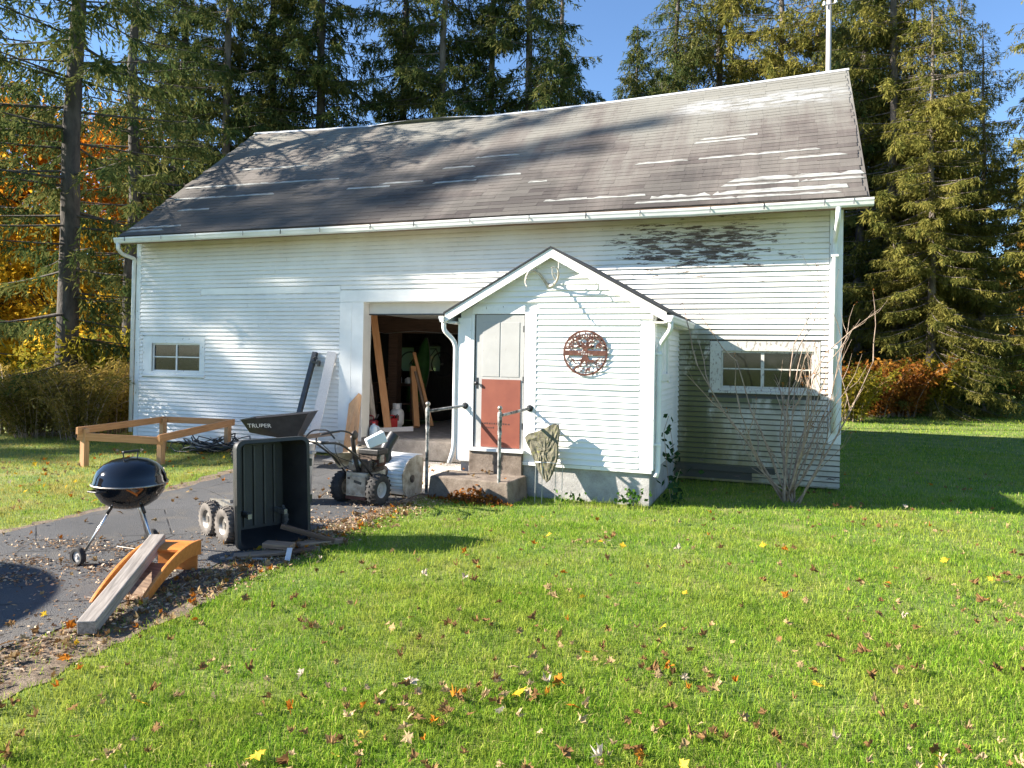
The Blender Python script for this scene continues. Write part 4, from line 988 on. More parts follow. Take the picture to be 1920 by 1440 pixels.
obj('crank_tube', MB().tube(arc_path([(.12, -.36, .93), (.03, -.22, .80), (.0, -.14, .62), (.02, -.08, .44)], r=.14), .03, 10), MAT['black_metal'], t, smooth=True)
# auger housing
hs = MB(); arcp = []
for k in range(13):
    a = math.radians(100+140*k/12); arcp.append((.76+.27*math.cos(a), .27+.27*math.sin(a)))
arcp = [(1.02, .56), (.86, .57)] + arcp + [(.76, .015), (.98, .015)]
for k in range(len(arcp)-1):
    (y0, z0), (y1, z1) = arcp[k], arcp[k+1]
    hs.add([(-.34, y0, z0), (.34, y0, z0), (.34, y1, z1), (-.34, y1, z1)], [(0,1,2,3)])
au = obj('auger_housing', hs, MAT['chute'], t, smooth=True, angle=40); so = au.modifiers.new('shell', 'SOLIDIFY'); so.thickness = .006
for s in (-1, 1):
    sp_ = [(s*.346, 1.04, .50), (s*.346, .86, .57), (s*.346, .62, .50), (s*.346, .47, .34), (s*.346, .50, .12), (s*.346, .62, .0), (s*.346, 1.0, .0)]
    sd = obj('side_plate', MB().prism(sp_, (s*.006, 0, 0)), MAT['tan'] if s > 0 else MAT['chute'], t)
    obj('auger_bearing', MB().lathe([(0,0),(.05,0),(.055,.012),(.0,.02)] if s > 0 else [(0,-.02),(.055,-.012),(.05,0),(0,0)], 16, (s*.353, .72, .25), 'x'), MAT['engine'], sd, smooth=True, angle=40)
obj('chute', MB().tube(arc_path([(-.02, .62, .48), (-.02, .60, .66), (.05, .72, .86)], r=.1), [.085]*7+[.085], 16, cap=False), MAT['black_metal'], t, smooth=True)
obj('discharge_drum', MB().lathe([(.10, -.08), (.10, .10)], 18, (0, .44, .34), 'y'), MAT['engine'], t, smooth=True)
for ca in ([(-.20,-.62,.87),(-.12,-.40,.66),(-.05,-.10,.55),(.0,.1,.45)], [(.10,-.62,.88),(.16,-.35,.70),(.14,-.02,.62)], [(.12,-.72,.9),(-.05,-.5,.74),(-.14,-.2,.5),(-.12,.05,.4)]):
    obj('cable', MB().tube(arc_path(ca, r=.15), .005, 6), MAT['black_metal'], t, smooth=True)
# white bucket lid end lying across the engine
obj('plastic_jug', MB().bar((.10, -.02, .80), (.26, .16, .90), .13, .13, taper=1.2), MAT['bucket'], t, bevel=.015)

# ------------------------------------------------------------------ trash can
t = thing('trash_can', 'grey round plastic trash can standing behind the tipped cart', 'bin', (-6.12, 8.30, 0), local=True)
obj('body', MB().lathe([(0,.01),(.20,.01),(.21,.03),(.255,.77),(.262,.775),(.248,.775),(.238,.74),(.198,.05),(0,.045)], 32), MAT['bin'], t, smooth=True, angle=40)
obj('rim', MB().lathe([(.25,.765),(.275,.768),(.28,.785),(.27,.80),(.25,.798)], 32), MAT['bin'], t, smooth=True, angle=60)
obj('handle', MB().box((.245, -.05, .66), (.30, .05, .70)), MAT['bin'], t, bevel=.01); obj('handle', MB().box((-.30, -.05, .66), (-.245, .05, .70)), MAT['bin'], t, bevel=.01)

# ------------------------------------------------------------------ wheelbarrow
t = thing('wheelbarrow', 'black wheelbarrow with white lettering on its tray by the barn wall', 'wheelbarrow', (-8.30, 10.82, 0), math.radians(20.2), local=True)
def tray_loop(x0, x1, w, z0, z1): return [(x0, -w, z0), (x1, -w, z1), (x1, w, z1), (x0, w, z0)]
lo = [tray_loop(-.58, .56, .33, .83, .96), tray_loop(-.565, .545, .315, .825, .95), tray_loop(-.45, .30, .19, .63, .50), tray_loop(-.44, .29, .18, .62, .49)]
ou = [tray_loop(-.60, .58, .35, .835, .965), tray_loop(-.58, .56, .33, .815, .945), tray_loop(-.47, .32, .21, .60, .475)]
tray = obj('tray', loft(ou), MAT['black_metal'], t, bevel=.01); obj('tray_inside', loft([l for l in lo]), MAT['black_metal'], tray)
fc = bpy.data.curves.new('lettering', 'FONT'); fc.body = 'TRUPER'; fc.size = .115; fc.extrude = .001; fc.align_x = 'CENTER'
fo = bpy.data.objects.new('lettering', fc); COL.objects.link(fo)
dg = bpy.context.evaluated_depsgraph_get(); lme = bpy.data.meshes.new_from_object(fo.evaluated_get(dg)); bpy.data.objects.remove(fo)
lme.materials.clear(); lme.materials.append(MAT['letter'])
lo_ = link_mesh('lettering', lme, tray)
# side face runs from (-.58,-.33,.815) to (-.47,-.21,.60)
nrm_ = Vector((0, -.23, -.12)).normalized(); upv = Vector((0, -.12, .23)).normalized()
mm = Matrix.Identity(4); xa = Vector((1, 0, .03)).normalized()
for i in range(3): mm[i][0], mm[i][1], mm[i][2] = xa[i], upv[i], nrm_[i]
mm[0][3], mm[1][3], mm[2][3] = -.27, -.285, .70
lo_.matrix_local = mm
for s in (-1, 1):
    obj('handle', MB().bar((-.62, s*.12, .36), (.98, s*.28, .60), .035, .04), MAT['barkscrap'], t)
    obj('leg', MB().tube(arc_path([(.30, s*.20, .47), (.38, s*.22, .02), (.50, s*.22, .02), (.58, s*.24, .50)], r=.06), .014, 8), MAT['black_metal'], t)
fat_wheel((-.66, 0, .19), .19, .09, t, 'tyre', 20, 'steel', 'y')
obj('wheel_fork', MB().bar((-.66, -.08, .19), (-.40, -.13, .42), .02, .03).bar((-.66, .08, .19), (-.40, .13, .42), .02, .03), MAT['black_metal'], t)

# ------------------------------------------------------------------ things leaning on the barn wall
t = thing('steel_post', 'black steel post with side bracket leaning on the siding', 'post', (-8.80, 12.02, 0))
obj('tube', MB().bar((-8.93, 11.92, .10), (-8.73, 12.42, 2.02), .10, .07, up=(0,1,0)), MAT['black_metal'], t, bevel=.008)
obj('bracket', MB().bar((-8.75, 12.34, 1.83), (-8.56, 12.34, 1.80), .05, .05).bar((-8.58, 12.33, 1.86), (-8.58, 12.33, 1.74), .05, .05), MAT['black_metal'], t, bevel=.006)
obj('hook', MB().tube([(-8.72, 12.34, 1.90), (-8.64, 12.32, 1.93), (-8.62, 12.32, 1.88)], .018, 8), MAT['black_metal'], t)
obj('base_plate', MB().box((-9.0, 11.84, .02), (-8.84, 12.0, .10)), MAT['black_metal'], t)
tag(bar_obj('leaning_board', (-8.50, 11.95, .04), (-8.35, 12.435, 2.03), .19, .022, MAT['paleboard'], up=(.3,-1,.2)), 'pale primed board leaning on the wall beside the garage casing', 'board')
ply = MB().prism([(-7.90, 12.18, .06), (-7.62, 12.22, .06), (-7.66, 12.43, 1.20), (-7.72, 12.43, 1.24), (-7.93, 12.42, 1.02)], (.006, -.018, .004))
root_mesh('plywood_offcut', ply, MAT['lumber_z'], 'five-sided plywood offcut propped against the left garage jamb', 'board', (-7.75, 12.2, 0))
# heap of hose and cable
t = thing('hose_heap', 'dark heap of hose and cable on the grass by the barn wall', 'hose', (-10.6, 11.6, 0))
rh = random.Random(5)
for k in range(26):
    c = Vector((-10.5+rh.uniform(-.55, .55), 11.65+rh.uniform(-.22, .22), .04+rh.uniform(0, .20))); rr = rh.uniform(.15, .42); tl = rh.uniform(-.35, .35); t2 = rh.uniform(-.35, .35); ph = rh.uniform(0, 6)
    obj('hose_loop', MB().tube([c+Vector((rr*1.5*math.cos(ph+a*.55), rr*.8*math.sin(ph+a*.55), max(-.03-c.z+.05, rr*(tl*math.cos(a)+t2*math.sin(a))))) for a in range(10)], rh.choice([.008, .011, .014]), 6), MAT[rh.choice(['black_metal', 'black_metal', 'black_plastic', 'steel'])], t, smooth=True)

# ------------------------------------------------------------------ lumber bed frame
FL, FF, FR, FB = Vector((-11.2, 9.25, .68)), Vector((-10.22, 10.05, .53)), Vector((-10.42, 12.05, .64)), Vector((-11.65, 11.5, .68))
t = thing('garden_bed', 'open rectangular garden bed of fresh lumber rails on four posts', 'garden bed', (-10.9, 10.7, 0))
for p, q, h in ((FL, FB, .12), (FF, FR, .13), (FL+Vector((0,.04,-.10)), FF+Vector((-.02,.0,-.05)), .13), (FB, FR, .12)):
    d = (q-p).normalized(); bar_obj('rail', p-d*.06-Vector((0,0,h/2)), q+d*.05-Vector((0,0,h/2)), .045, h, MAT['lumber_x'], t)
for p in (FL, FF, FR, FB):
    i = (Vector((-10.9, 10.7, 0))-p); i.z = 0; p2 = p+i.normalized()*.09
    obj('post', MB().box((p2.x-.05, p2.y-.05, -.05), (p2.x+.05, p2.y+.05, p.z-.03)), MAT['lumber_z'], t, bevel=.004)

# ------------------------------------------------------------------ orange arched ramp and weathered beam in the foreground
t = thing('orange_ramp', 'orange plywood arched ramp lying on the driveway edge', 'ramp', (-5.35, 5.35, 0))
P0, P1 = Vector((-4.70, 4.46, 0)), Vector((-4.97, 5.38, 0)); ax_ = (P1-P0).normalized(); sd_ = Vector((-ax_.y, ax_.x, 0)); LR = (P1-P0).length
def arch(s): return .015+.275*math.sin(min(s, 1.0)*math.pi*.60)**.9
def side_rail(off, name='side_rail', low=.085):
    mb = MB(); n = 16; a, b = [], []
    for k in range(n+1):
        s = k/n; p = P0+ax_*(s*LR)+sd_*off; zt = arch(s); zb = max(0, zt-low-.05*s)
        a.append(p+Vector((0,0,zt))); b.append(p+Vector((0,0,zb)))
    vs_ = a+b+[v+sd_*.03 for v in a]+[v+sd_*.03 for v in b]; m_ = n+1; fs = []
    for k in range(n):
        fs += [(k, k+1, m_+k+1, m_+k), (2*m_+k+1, 2*m_+k, 3*m_+k, 3*m_+k+1), (k+1, k, 2*m_+k, 2*m_+k+1), (m_+k, m_+k+1, 3*m_+k+1, 3*m_+k)]
    fs += [(0, m_, 3*m_, 2*m_), (n, 2*m_+n, 3*m_+n, m_+n)]
    return obj(name, mb.add(vs_, fs), MAT['orange'], t, bevel=.006)
side_rail(0); side_rail(.40)
mb = MB(); n = 8; vs_ = []
for k in range(n+1):
    s = .66+.34*k/n; p = P0+ax_*(s*LR)
    for off in (.032, .398):
        q = p+sd_*off; vs_ += [q+Vector((0,0,arch(s)-.012)), q+Vector((0,0,arch(s)-.032))]
mb.add(vs_, [f for k in range(n) for f in ((4*k, 4*k+4, 4*k+6, 4*k+2), (4*k+1, 4*k+3, 4*k+7, 4*k+5))]+[(0,2,3,1), (4*n, 4*n+1, 4*n+3, 4*n+2)])
obj('deck', mb, MAT['orange'], t)
mb = MB(); vs_ = []
for k in range(9):
    s = .08+.56*k/8; p = P0+ax_*(s*LR)
    for off in (.032, .398): vs_ += [p+sd_*off+Vector((0,0,max(.014, arch(s)-.12)))]
mb.add(vs_, [(2*k, 2*k+2, 2*k+3, 2*k+1) for k in range(8)]); obj('bed', mb, MAT['barkscrap'], t)
obj('end_board', MB().prism([P1+sd_*.032+Vector((0,0,.0)), P1+sd_*.398+Vector((0,0,.0)), P1+sd_*.398+Vector((0,0,.22)), P1+sd_*.032+Vector((0,0,.22))], -ax_*.02), MAT['orange'], t)
tag(bar_obj('timber_beam', (-4.53, 3.83, .06), (-5.27, 5.17, .30), .13, .10, MAT['graywood'], bevel=.008), 'weathered grey timber beam resting on the orange ramp', 'beam')
# scrap wood under the tipped tub
for i, (p, q, w, h, mt, lab) in enumerate([((-4.95,5.78,.03),(-4.55,6.05,.05),.14,.03,'barkscrap','split board scrap lying in front of the tipped tub'), ((-4.82,6.32,.22),(-4.36,6.60,.05),.055,.045,'darkwood','weathered stick poking out of the tipped tub'),
    ((-4.70,5.92,.03),(-4.38,6.30,.04),.10,.025,'darkwood','thin grey board scrap half under the tub pile'), ((-4.48,6.02,.10),(-4.42,5.90,.01),.05,.015,'paleboard','small white offcut leaning at the lawn edge'),
    ((-4.80,6.05,.10),(-4.52,6.12,.09),.13,.05,'barkscrap','short brown block on top of the scrap pile'), ((-4.6,6.32,.05),(-4.32,6.75,.03),.12,.04,'barkscrap','broken plank end nearest the lawn in the scrap pile'),
    ((-5.05,5.72,.015),(-4.62,5.86,.015),.05,.02,'graywood','narrow lath lying flat below the scrap pile')]):
    tag(bar_obj('wood_scrap', p, q, w, h, MAT[mt]), lab, 'wood scrap', 'scrap wood by the cart')

# ------------------------------------------------------------------ inside the garage bay
FZ = .381
def lean(name, p, q, w, h, mat, label, up=(1,-1,0)):
    return tag(bar_obj(name, p, q, w, h, MAT[mat], up=up), label, 'board')
lean('lumber_plank', (-7.80, 13.72, FZ+.02), (-8.50, 14.22, 2.86), .16, .045, 'lumber_x', 'tall fresh plank leaning just inside the garage bay')
lean('lumber_plank', (-7.62, 14.66, FZ+.02), (-8.02, 15.2, 1.72), .13, .10, 'lumber_x', 'short thick lumber post leaning by the propane tank')
lean('lumber_plank', (-7.40, 15.0, FZ+.02), (-8.05, 15.3, 2.05), .07, .05, 'lumber_x', 'thin reddish board leaning against the dark post')
lean('lumber_plank', (-7.44, 14.9, FZ+.02), (-7.9, 15.1, 1.62), .05, .05, 'barkscrap', 'shorter batten beside the thin reddish board')
lean('weathered_plank', (-7.86, 13.3, FZ+.02), (-7.80, 12.76, 2.15), .10, .035, 'graywood', 'grey weathered plank standing inside the left garage jamb')
lean('weathered_plank', (-8.25, 13.95, FZ+.02), (-8.42, 13.4, 2.05), .12, .04, 'graywood', 'grey weathered plank leaning behind the red fuel can')
lean('floor_slat', (-7.95, 13.45, FZ+.012), (-7.35, 14.0, FZ+.03), .14, .02, 'paleboard', 'pale slat lying on the garage floor')
t = thing('propane_tank', 'white propane cylinder with collar on the garage floor', 'gas cylinder', (-8.05, 14.55, FZ), local=True)
obj('cylinder', MB().lathe([(0,.03),(.10,.03),(.15,.07),(.157,.12),(.157,.30),(.145,.36),(.10,.41),(.05,.425),(0,.43)], 24), MAT['tank'], t, smooth=True)
obj('foot_ring', MB().lathe([(.10,.0),(.115,.0),(.115,.05),(.10,.05)], 20), MAT['tank'], t)
for a in (20, 140, 260):
    p0_, p1_ = math.radians(a), math.radians(a+80); obj('collar', MB().prism([(.095*math.cos(p0_+(p1_-p0_)*k/4), .095*math.sin(p0_+(p1_-p0_)*k/4), .40) for k in range(5)]+[(.085*math.cos(p0_+(p1_-p0_)*k/4), .085*math.sin(p0_+(p1_-p0_)*k/4), .40) for k in (4,3,2,1,0)], (0, 0, .13)), MAT['tank'], t)
obj('valve', MB().lathe([(0,.42),(.02,.42),(.02,.50),(.035,.505),(.035,.53),(0,.535)], 12), MAT['steel'], t)
obj('label_patch', MB().prism([(.1585*math.cos(math.radians(-100+k*14)), .1585*math.sin(math.radians(-100+k*14)), .16) for k in range(5)]+[(.1575*math.cos(math.radians(-100+k*14)), .1575*math.sin(math.radians(-100+k*14)), .16) for k in (4,3,2,1,0)], (0, 0, .12)), MAT['darkred'], t)
def can(loc, mat, label, k=1.0, rz=.3):
    t = thing('fuel_can', label, 'fuel can', loc, rz, 'fuel cans in the garage bay', local=True)
    obj('body', MB().box((-.13*k, -.09*k, 0), (.13*k, .09*k, .27*k)), MAT[mat], t, bevel=.03*k)
    obj('handle', MB().tube(arc_path([(-.09*k, 0, .26*k), (-.09*k, 0, .34*k), (.05*k, 0, .34*k), (.07*k, 0, .26*k)], r=.03*k), .014*k, 8), MAT[mat], t, smooth=True)
    obj('spout', MB().tube([(.09*k, 0, .26*k), (.15*k, 0, .37*k)], [.022*k, .014*k], 8), MAT['black_plastic'], t, smooth=True)
can((-7.72, 12.86, FZ), 'darkred', 'dark red fuel can inside the left garage jamb', 1.15); can((-7.98, 14.2, FZ), 'red', 'bright red fuel can in front of the propane cylinder', .85, .9)
t = thing('jug', 'pale blue plastic jug beside the dark red fuel can', 'jug', (-7.55, 12.72, FZ), local=True)
obj('body', MB().lathe([(0,0),(.08,0),(.085,.02),(.085,.16),(.06,.21),(.03,.23),(.025,.26),(0,.26)], 18), MAT['bluewhite'], t, smooth=True); obj('cap', MB().lathe([(.028,.255),(.028,.285),(0,.287)], 12), MAT['red'], t)
obj('handle', MB().tube(arc_path([(.05,0,.21),(.12,0,.19),(.12,0,.10),(.08,0,.08)], r=.03), .012, 8), MAT['bluewhite'], t)
t = thing('workbench', 'dark workbench at the back of the garage bay', 'workbench', (-9.3, 16.6, FZ))
obj('top', MB().box((-9.75, 16.3, 1.22), (-8.6, 16.95, 1.28)), MAT['darkwood'], t)
for x in (-9.7, -8.68):
    for y in (16.33, 16.85): obj('leg', MB().box((x, y, FZ), (x+.08, y+.08, 1.219)), MAT['darkwood'], t)
obj('shelf', MB().box((-9.7, 16.35, .75), (-8.65, 16.9, .78)), MAT['darkwood'], t)
for i, (x, r, h, mt, lab) in enumerate([(-9.22,.05,.26,'antler','tall tan spray bottle on the workbench'),(-9.03,.045,.20,'bluewhite','pale bottle in the middle of the workbench'),(-8.80,.09,.16,'bucket','white tub at the post end of the workbench'),(-9.38,.04,.14,'steel','small steel tin at the dark end of the workbench')]):
    t = thing('bottle', lab, 'bottle', (x, 16.45, 1.281), local=True)
    obj('body', MB().lathe([(0,0),(r,0),(r*1.03,.02),(r,h*.7),(r*.5,h*.86),(r*.4,h),(0,h)], 16), MAT[mt], t, smooth=True); obj('cap', MB().lathe([(r*.45,h*.98),(r*.45,h*1.12),(0,h*1.13)], 12), MAT['black_plastic'], t)
# green canoe end standing against the back
t = thing('canoe', 'green canoe hull stood on end in the dark garage', 'canoe', (-9.72, 18.2, FZ))
mb = MB(); vs_ = []; n = 14
for k in range(n+1):
    f = k/n; z = .42+2.05*f; w = .30*math.sin(math.pi*min(.98, .12+.86*f))**.8; c = Vector((-9.62+.42*f, 18.2, z))
    for a in range(9):
        th_ = math.pi*a/8; vs_.append(c+Vector((w*math.cos(th_), -.22*w/.3*math.sin(th_), 0)))
mb.add(vs_, [(9*k+a, 9*k+a+1, 9*k+9+a+1, 9*k+9+a) for k in range(n) for a in range(8)]); obj('hull', mb, MAT['green'], t, smooth=True)
obj('gunwale', MB().tube([vs_[9*k] for k in range(n+1)], .016, 6).tube([vs_[9*k+8] for k in range(n+1)], .016, 6), MAT['graywood_z'], t)
# bicycle hanging in front of the back window
t = thing('bicycle', 'dark bicycle hanging in front of the garage back window', 'bicycle', (-9.4, 18.6, 1.2), local=True)
def ring(c, r, rt, n=24):
    m_ = MB(); m_.tube([(c[0]+r*math.cos(2*math.pi*k/n), c[1], c[2]+r*math.sin(2*math.pi*k/n)) for k in range(n+1)], rt, 6, cap=False); return m_
for x in (-.5, .5): w = obj('wheel', ring((x, 0, .55), .33, .02), MAT['tyre'], t); obj('hub', MB().lathe([(0,-.03),(.03,-.03),(.03,.03),(0,.03)], 10, (x, 0, .55), 'y'), MAT['steel'], w)
obj('frame', MB().tube([(-.5,0,.55),(-.2,0,.95),(.3,0,.98),(.5,0,.55)], .016, 6).tube([(-.2,0,.95),(-.05,0,.55),(.3,0,.98)], .016, 6).tube([(-.5,0,.55),(-.05,0,.55)], .014, 6), MAT['black_metal'], t)
obj('saddle', MB().bar((-.34, 0, 1.05), (-.08, 0, 1.06), .12, .05, taper=.4), MAT['black_plastic'], t); obj('handlebar', MB().tube([(.3,-.25,1.08),(.32,0,1.1),(.3,.25,1.08)], .012, 6), MAT['steel'], t)
# wires sagging from the loft girder
wi = MB().tube([(-9.6, 15.6, 2.62), (-9.0, 15.6, 2.50), (-8.2, 15.62, 2.56), (-7.2, 15.6, 2.50), (-6.0, 15.6, 2.5)], .008, 6)
root_mesh('cable', wi, MAT['wire'], 'grey cable sagging along the garage loft girder', 'cable', (-7.6, 15.6, 2.5))
# crates behind the left window
cr = MB().box((-12.5, 12.85, 1.35), (-11.55, 13.2, 1.80)); root_mesh('storage_box', cr, MAT['bin'], 'pale box standing behind the small left barn window', 'box', (-12.1, 13.2, 1.35))

# ------------------------------------------------------------------ utility pole behind the roof
t = thing('utility_pole', 'grey utility pole rising behind the right end of the roof', 'utility pole', (1.19, 24.3, 0))
obj('pole', MB().tube([(1.19, 24.3, -.1), (1.19, 24.3, 14.2)], [.10, .068], 14), MAT['pole'], t, smooth=True)
obj('cross_arm', MB().box((.35, 24.17, 13.55), (2.05, 24.23, 13.66)), MAT['pole'], t)
for x, zi in ((.5,.6),(1.05,-.25),(1.37,-.22),(1.9,.6)): obj('insulator', MB().lathe([(.02,13.06+zi),(.05,13.07+zi),(.055,13.11+zi),(.03,13.13+zi),(.045,13.16+zi),(.02,13.20+zi),(0,13.2+zi)], 12, (x, 24.16, 0)), MAT['bucket'], t, smooth=True)
obj('brace', MB().bar((.7, 24.16, 13.56), (1.16, 24.2, 13.1), .03, .02).bar((1.7, 24.16, 13.56), (1.22, 24.2, 13.1), .03, .02).bar((1.0, 24.16, 12.82), (1.42, 24.16, 12.85), .03, .03), MAT['steel'], t)

# ------------------------------------------------------------------ made-up parasol out of frame, added to throw the round shadow on the asphalt
hU = 2.25; ux, uy = -6.46-1.76*hU, 3.5-.72*hU
t = thing('shadow_umbrella', 'round umbrella added outside the picture to cast the round driveway shadow', 'umbrella', (ux, uy, 0), local=True)
obj('pole', MB().tube([(0,0,0),(0,0,2.5)], .022, 10), MAT['alu'], t); obj('canopy', MB().lathe([(0,2.52),(.6,2.42),(1.1,2.3),(1.4,2.2),(1.41,2.15)], 32), simple('canvas', (.25,.05,.04)), t, smooth=True); obj('base', MB().lathe([(0,.08),(.22,.08),(.28,.0),(0,0)], 20), MAT['slab'], t)
# ------------------------------------------------------------------ trees
def rhombi(P, A, L, W, rng):
    """leaf rhombs: centre-base P, axis A (unit), length L, width W -> V,F (tris)"""
    n = len(P); ref = rng.normal(size=(n, 3)); B = np.cross(A, ref); B /= np.linalg.norm(B, axis=1, keepdims=True)+1e-9
    L = np.asarray(L).reshape(-1, 1); W = np.asarray(W).reshape(-1, 1)
    V = np.empty((n, 4, 3)); V[:, 0] = P; V[:, 1] = P+A*L*.45+B*W*.5; V[:, 2] = P+A*L; V[:, 3] = P+A*L*.45-B*W*.5
    F = np.arange(n*4).reshape(n, 4)
    return V.reshape(-1, 3), F
def unit(a): return a/(np.linalg.norm(a, axis=-1, keepdims=True)+1e-9)
def spruce_meshes(seed, H, R, cs, mat, bark, trunk_r=.2, step=.40, nb=5, droop=.35, dens=1.2, shape=.75, gap=0.0, zmax=99):
    """trunk mesh (with limbs) and needle mesh; base at origin"""
    rng = np.random.default_rng(seed); r = random.Random(seed)
    tr = MB(); k = 9; bend = [(r.uniform(-.12, .12), r.uniform(-.12, .12)) for _ in range(k+1)]; bend[0] = (0, 0)
    path = [(bend[i][0], bend[i][1], H*i/k-.1) for i in range(k+1)]
    tr.tube(path, [max(.015, trunk_r*(1-i/k)**.85+.02)*(1.25 if i == 0 else 1) for i in range(k+1)], 9)
    TP, TA, TL = [], [], []      # twigs
    z = cs
    while z < H-.3:
        f = (z-cs)/(H-cs); Lm = R*(1-f)**shape*(min(1, .55+1.5*f) if cs > 1 else 1)
        for b in range(nb + (r.random() < .5)):
            if r.random() < gap: continue
            az = r.uniform(0, 2*math.pi); L = Lm*r.uniform(.6, 1.1)+.15; dr_ = droop*r.uniform(.5, 1.4)*(1.15-f)
            o = np.array([math.cos(az), math.sin(az), 0]); zz = z+r.uniform(-.15, .15)
            pts = []
            for t in np.linspace(0, 1, 6):
                h = -dr_*L*(t-.35*t**2.4)*1.0 + .12*L*f*t
                pts.append(np.array([0, 0, zz])+o*L*t+np.array([0, 0, h]))
            tr.tube([tuple(p) for p in pts], [.030*(1-t)*min(1, L/2.5)+.005 for t in np.linspace(0, 1, 6)], 4, cap=False)
            if zz > zmax: dd = .35
            else: dd = dens
            nt = max(3, int(L*15*dd)); side = np.cross(o, [0, 0, 1])
            ts = rng.uniform(.05, 1.0, nt)**.85
            idx = np.clip((ts*5).astype(int), 0, 4); fr = ts*5-idx; PA = np.array(pts)
            base = PA[idx]*(1-fr[:, None])+PA[idx+1]*fr[:, None]
            sg = rng.choice([-1, 1], nt)
            d = side*(sg*rng.uniform(.15, .9, nt))[:, None] + o*rng.uniform(.1, .7, nt)[:, None] + np.array([0, 0, -1])*rng.uniform(.2, 1.25, nt)[:, None]
            TP.append(base); TA.append(unit(d)); TL.append(rng.uniform(.25, .62, nt)*(1.15-.5*ts)*min(1, .5+L/3))
        z += step*r.uniform(.7, 1.3)
    TP, TA, TL = np.concatenate(TP), np.concatenate(TA), np.concatenate(TL)
    ns = 8
    t = np.repeat(np.linspace(.05, 1, ns)[None], len(TP), 0)
    P = TP[:, None]+TA[:, None]*(TL[:, None]*t)[..., None]; P[..., 2] -= (.25*TL[:, None]*t**2)
    A = unit(TA[:, None]+rng.normal(size=P.shape)*.55+np.array([0, 0, -.25]))
    P, A = P.reshape(-1, 3), A.reshape(-1, 3); n = len(P)
    V, F = rhombi(P, A, rng.uniform(.13, .27, n), rng.uniform(.03, .062, n), rng)
    tipf = np.repeat(np.clip(t.ravel(), 0, 1), 4); rv = np.clip(np.repeat(np.repeat(rng.uniform(0, 1, len(TP)), ns), 4)*.6+.25*rng.uniform(0, 1, n).repeat(4)+.2*tipf, 0, 1)
    cm = np_mesh('crown', V, F, mat, {'rnd': rv})
    tm = bpy.data.meshes.new('trunk'); tm.from_pydata(tr.v, [], tr.f); tm.materials.append(bark)
    tm.polygons.foreach_set('use_smooth', [True]*len(tm.polygons))
    return tm, cm
def put_tree(name, meshes, loc, rz, sc, label, cat, group):
    t = thing(name, label, cat, loc, rz, group, local=True); t.scale = (sc, sc, sc)
    link_mesh('trunk', meshes[0], t); link_mesh('crown', meshes[1], t); return t
SP = [spruce_meshes(21, 27, 3.5, 2.2, MAT['spruce'], MAT['bark'], .24, shape=.62, zmax=17.5),
      spruce_meshes(22, 27, 2.9, 4.0, MAT['spruce'], MAT['bark_pale'], .20, step=.46, gap=.14, shape=.6, zmax=17.5),
      spruce_meshes(23, 26, 3.7, 1.6, MAT['spruce'], MAT['bark'], .24, droop=.5, shape=.62, zmax=17.5),
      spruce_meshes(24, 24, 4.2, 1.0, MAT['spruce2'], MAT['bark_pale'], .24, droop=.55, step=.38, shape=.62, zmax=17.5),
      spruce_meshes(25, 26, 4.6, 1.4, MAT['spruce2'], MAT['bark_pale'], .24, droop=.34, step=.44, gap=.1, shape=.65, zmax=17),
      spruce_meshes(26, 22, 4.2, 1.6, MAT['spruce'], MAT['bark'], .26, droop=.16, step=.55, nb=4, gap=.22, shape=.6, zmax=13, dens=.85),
      spruce_meshes(27, 20, 4.3, 1.0, MAT['spruce'], MAT['bark'], .2, droop=.4, step=.38)]
def at(u, dep): # ground position for an image column (1920 wide) at a distance from the camera plane
    k = (u-960)/1383.45*dep; return (-math.sin(YAW)*dep+math.cos(YAW)*k, math.cos(YAW)*dep+math.sin(YAW)*k, 0)
G_ = 'spruces behind and beside the barn'
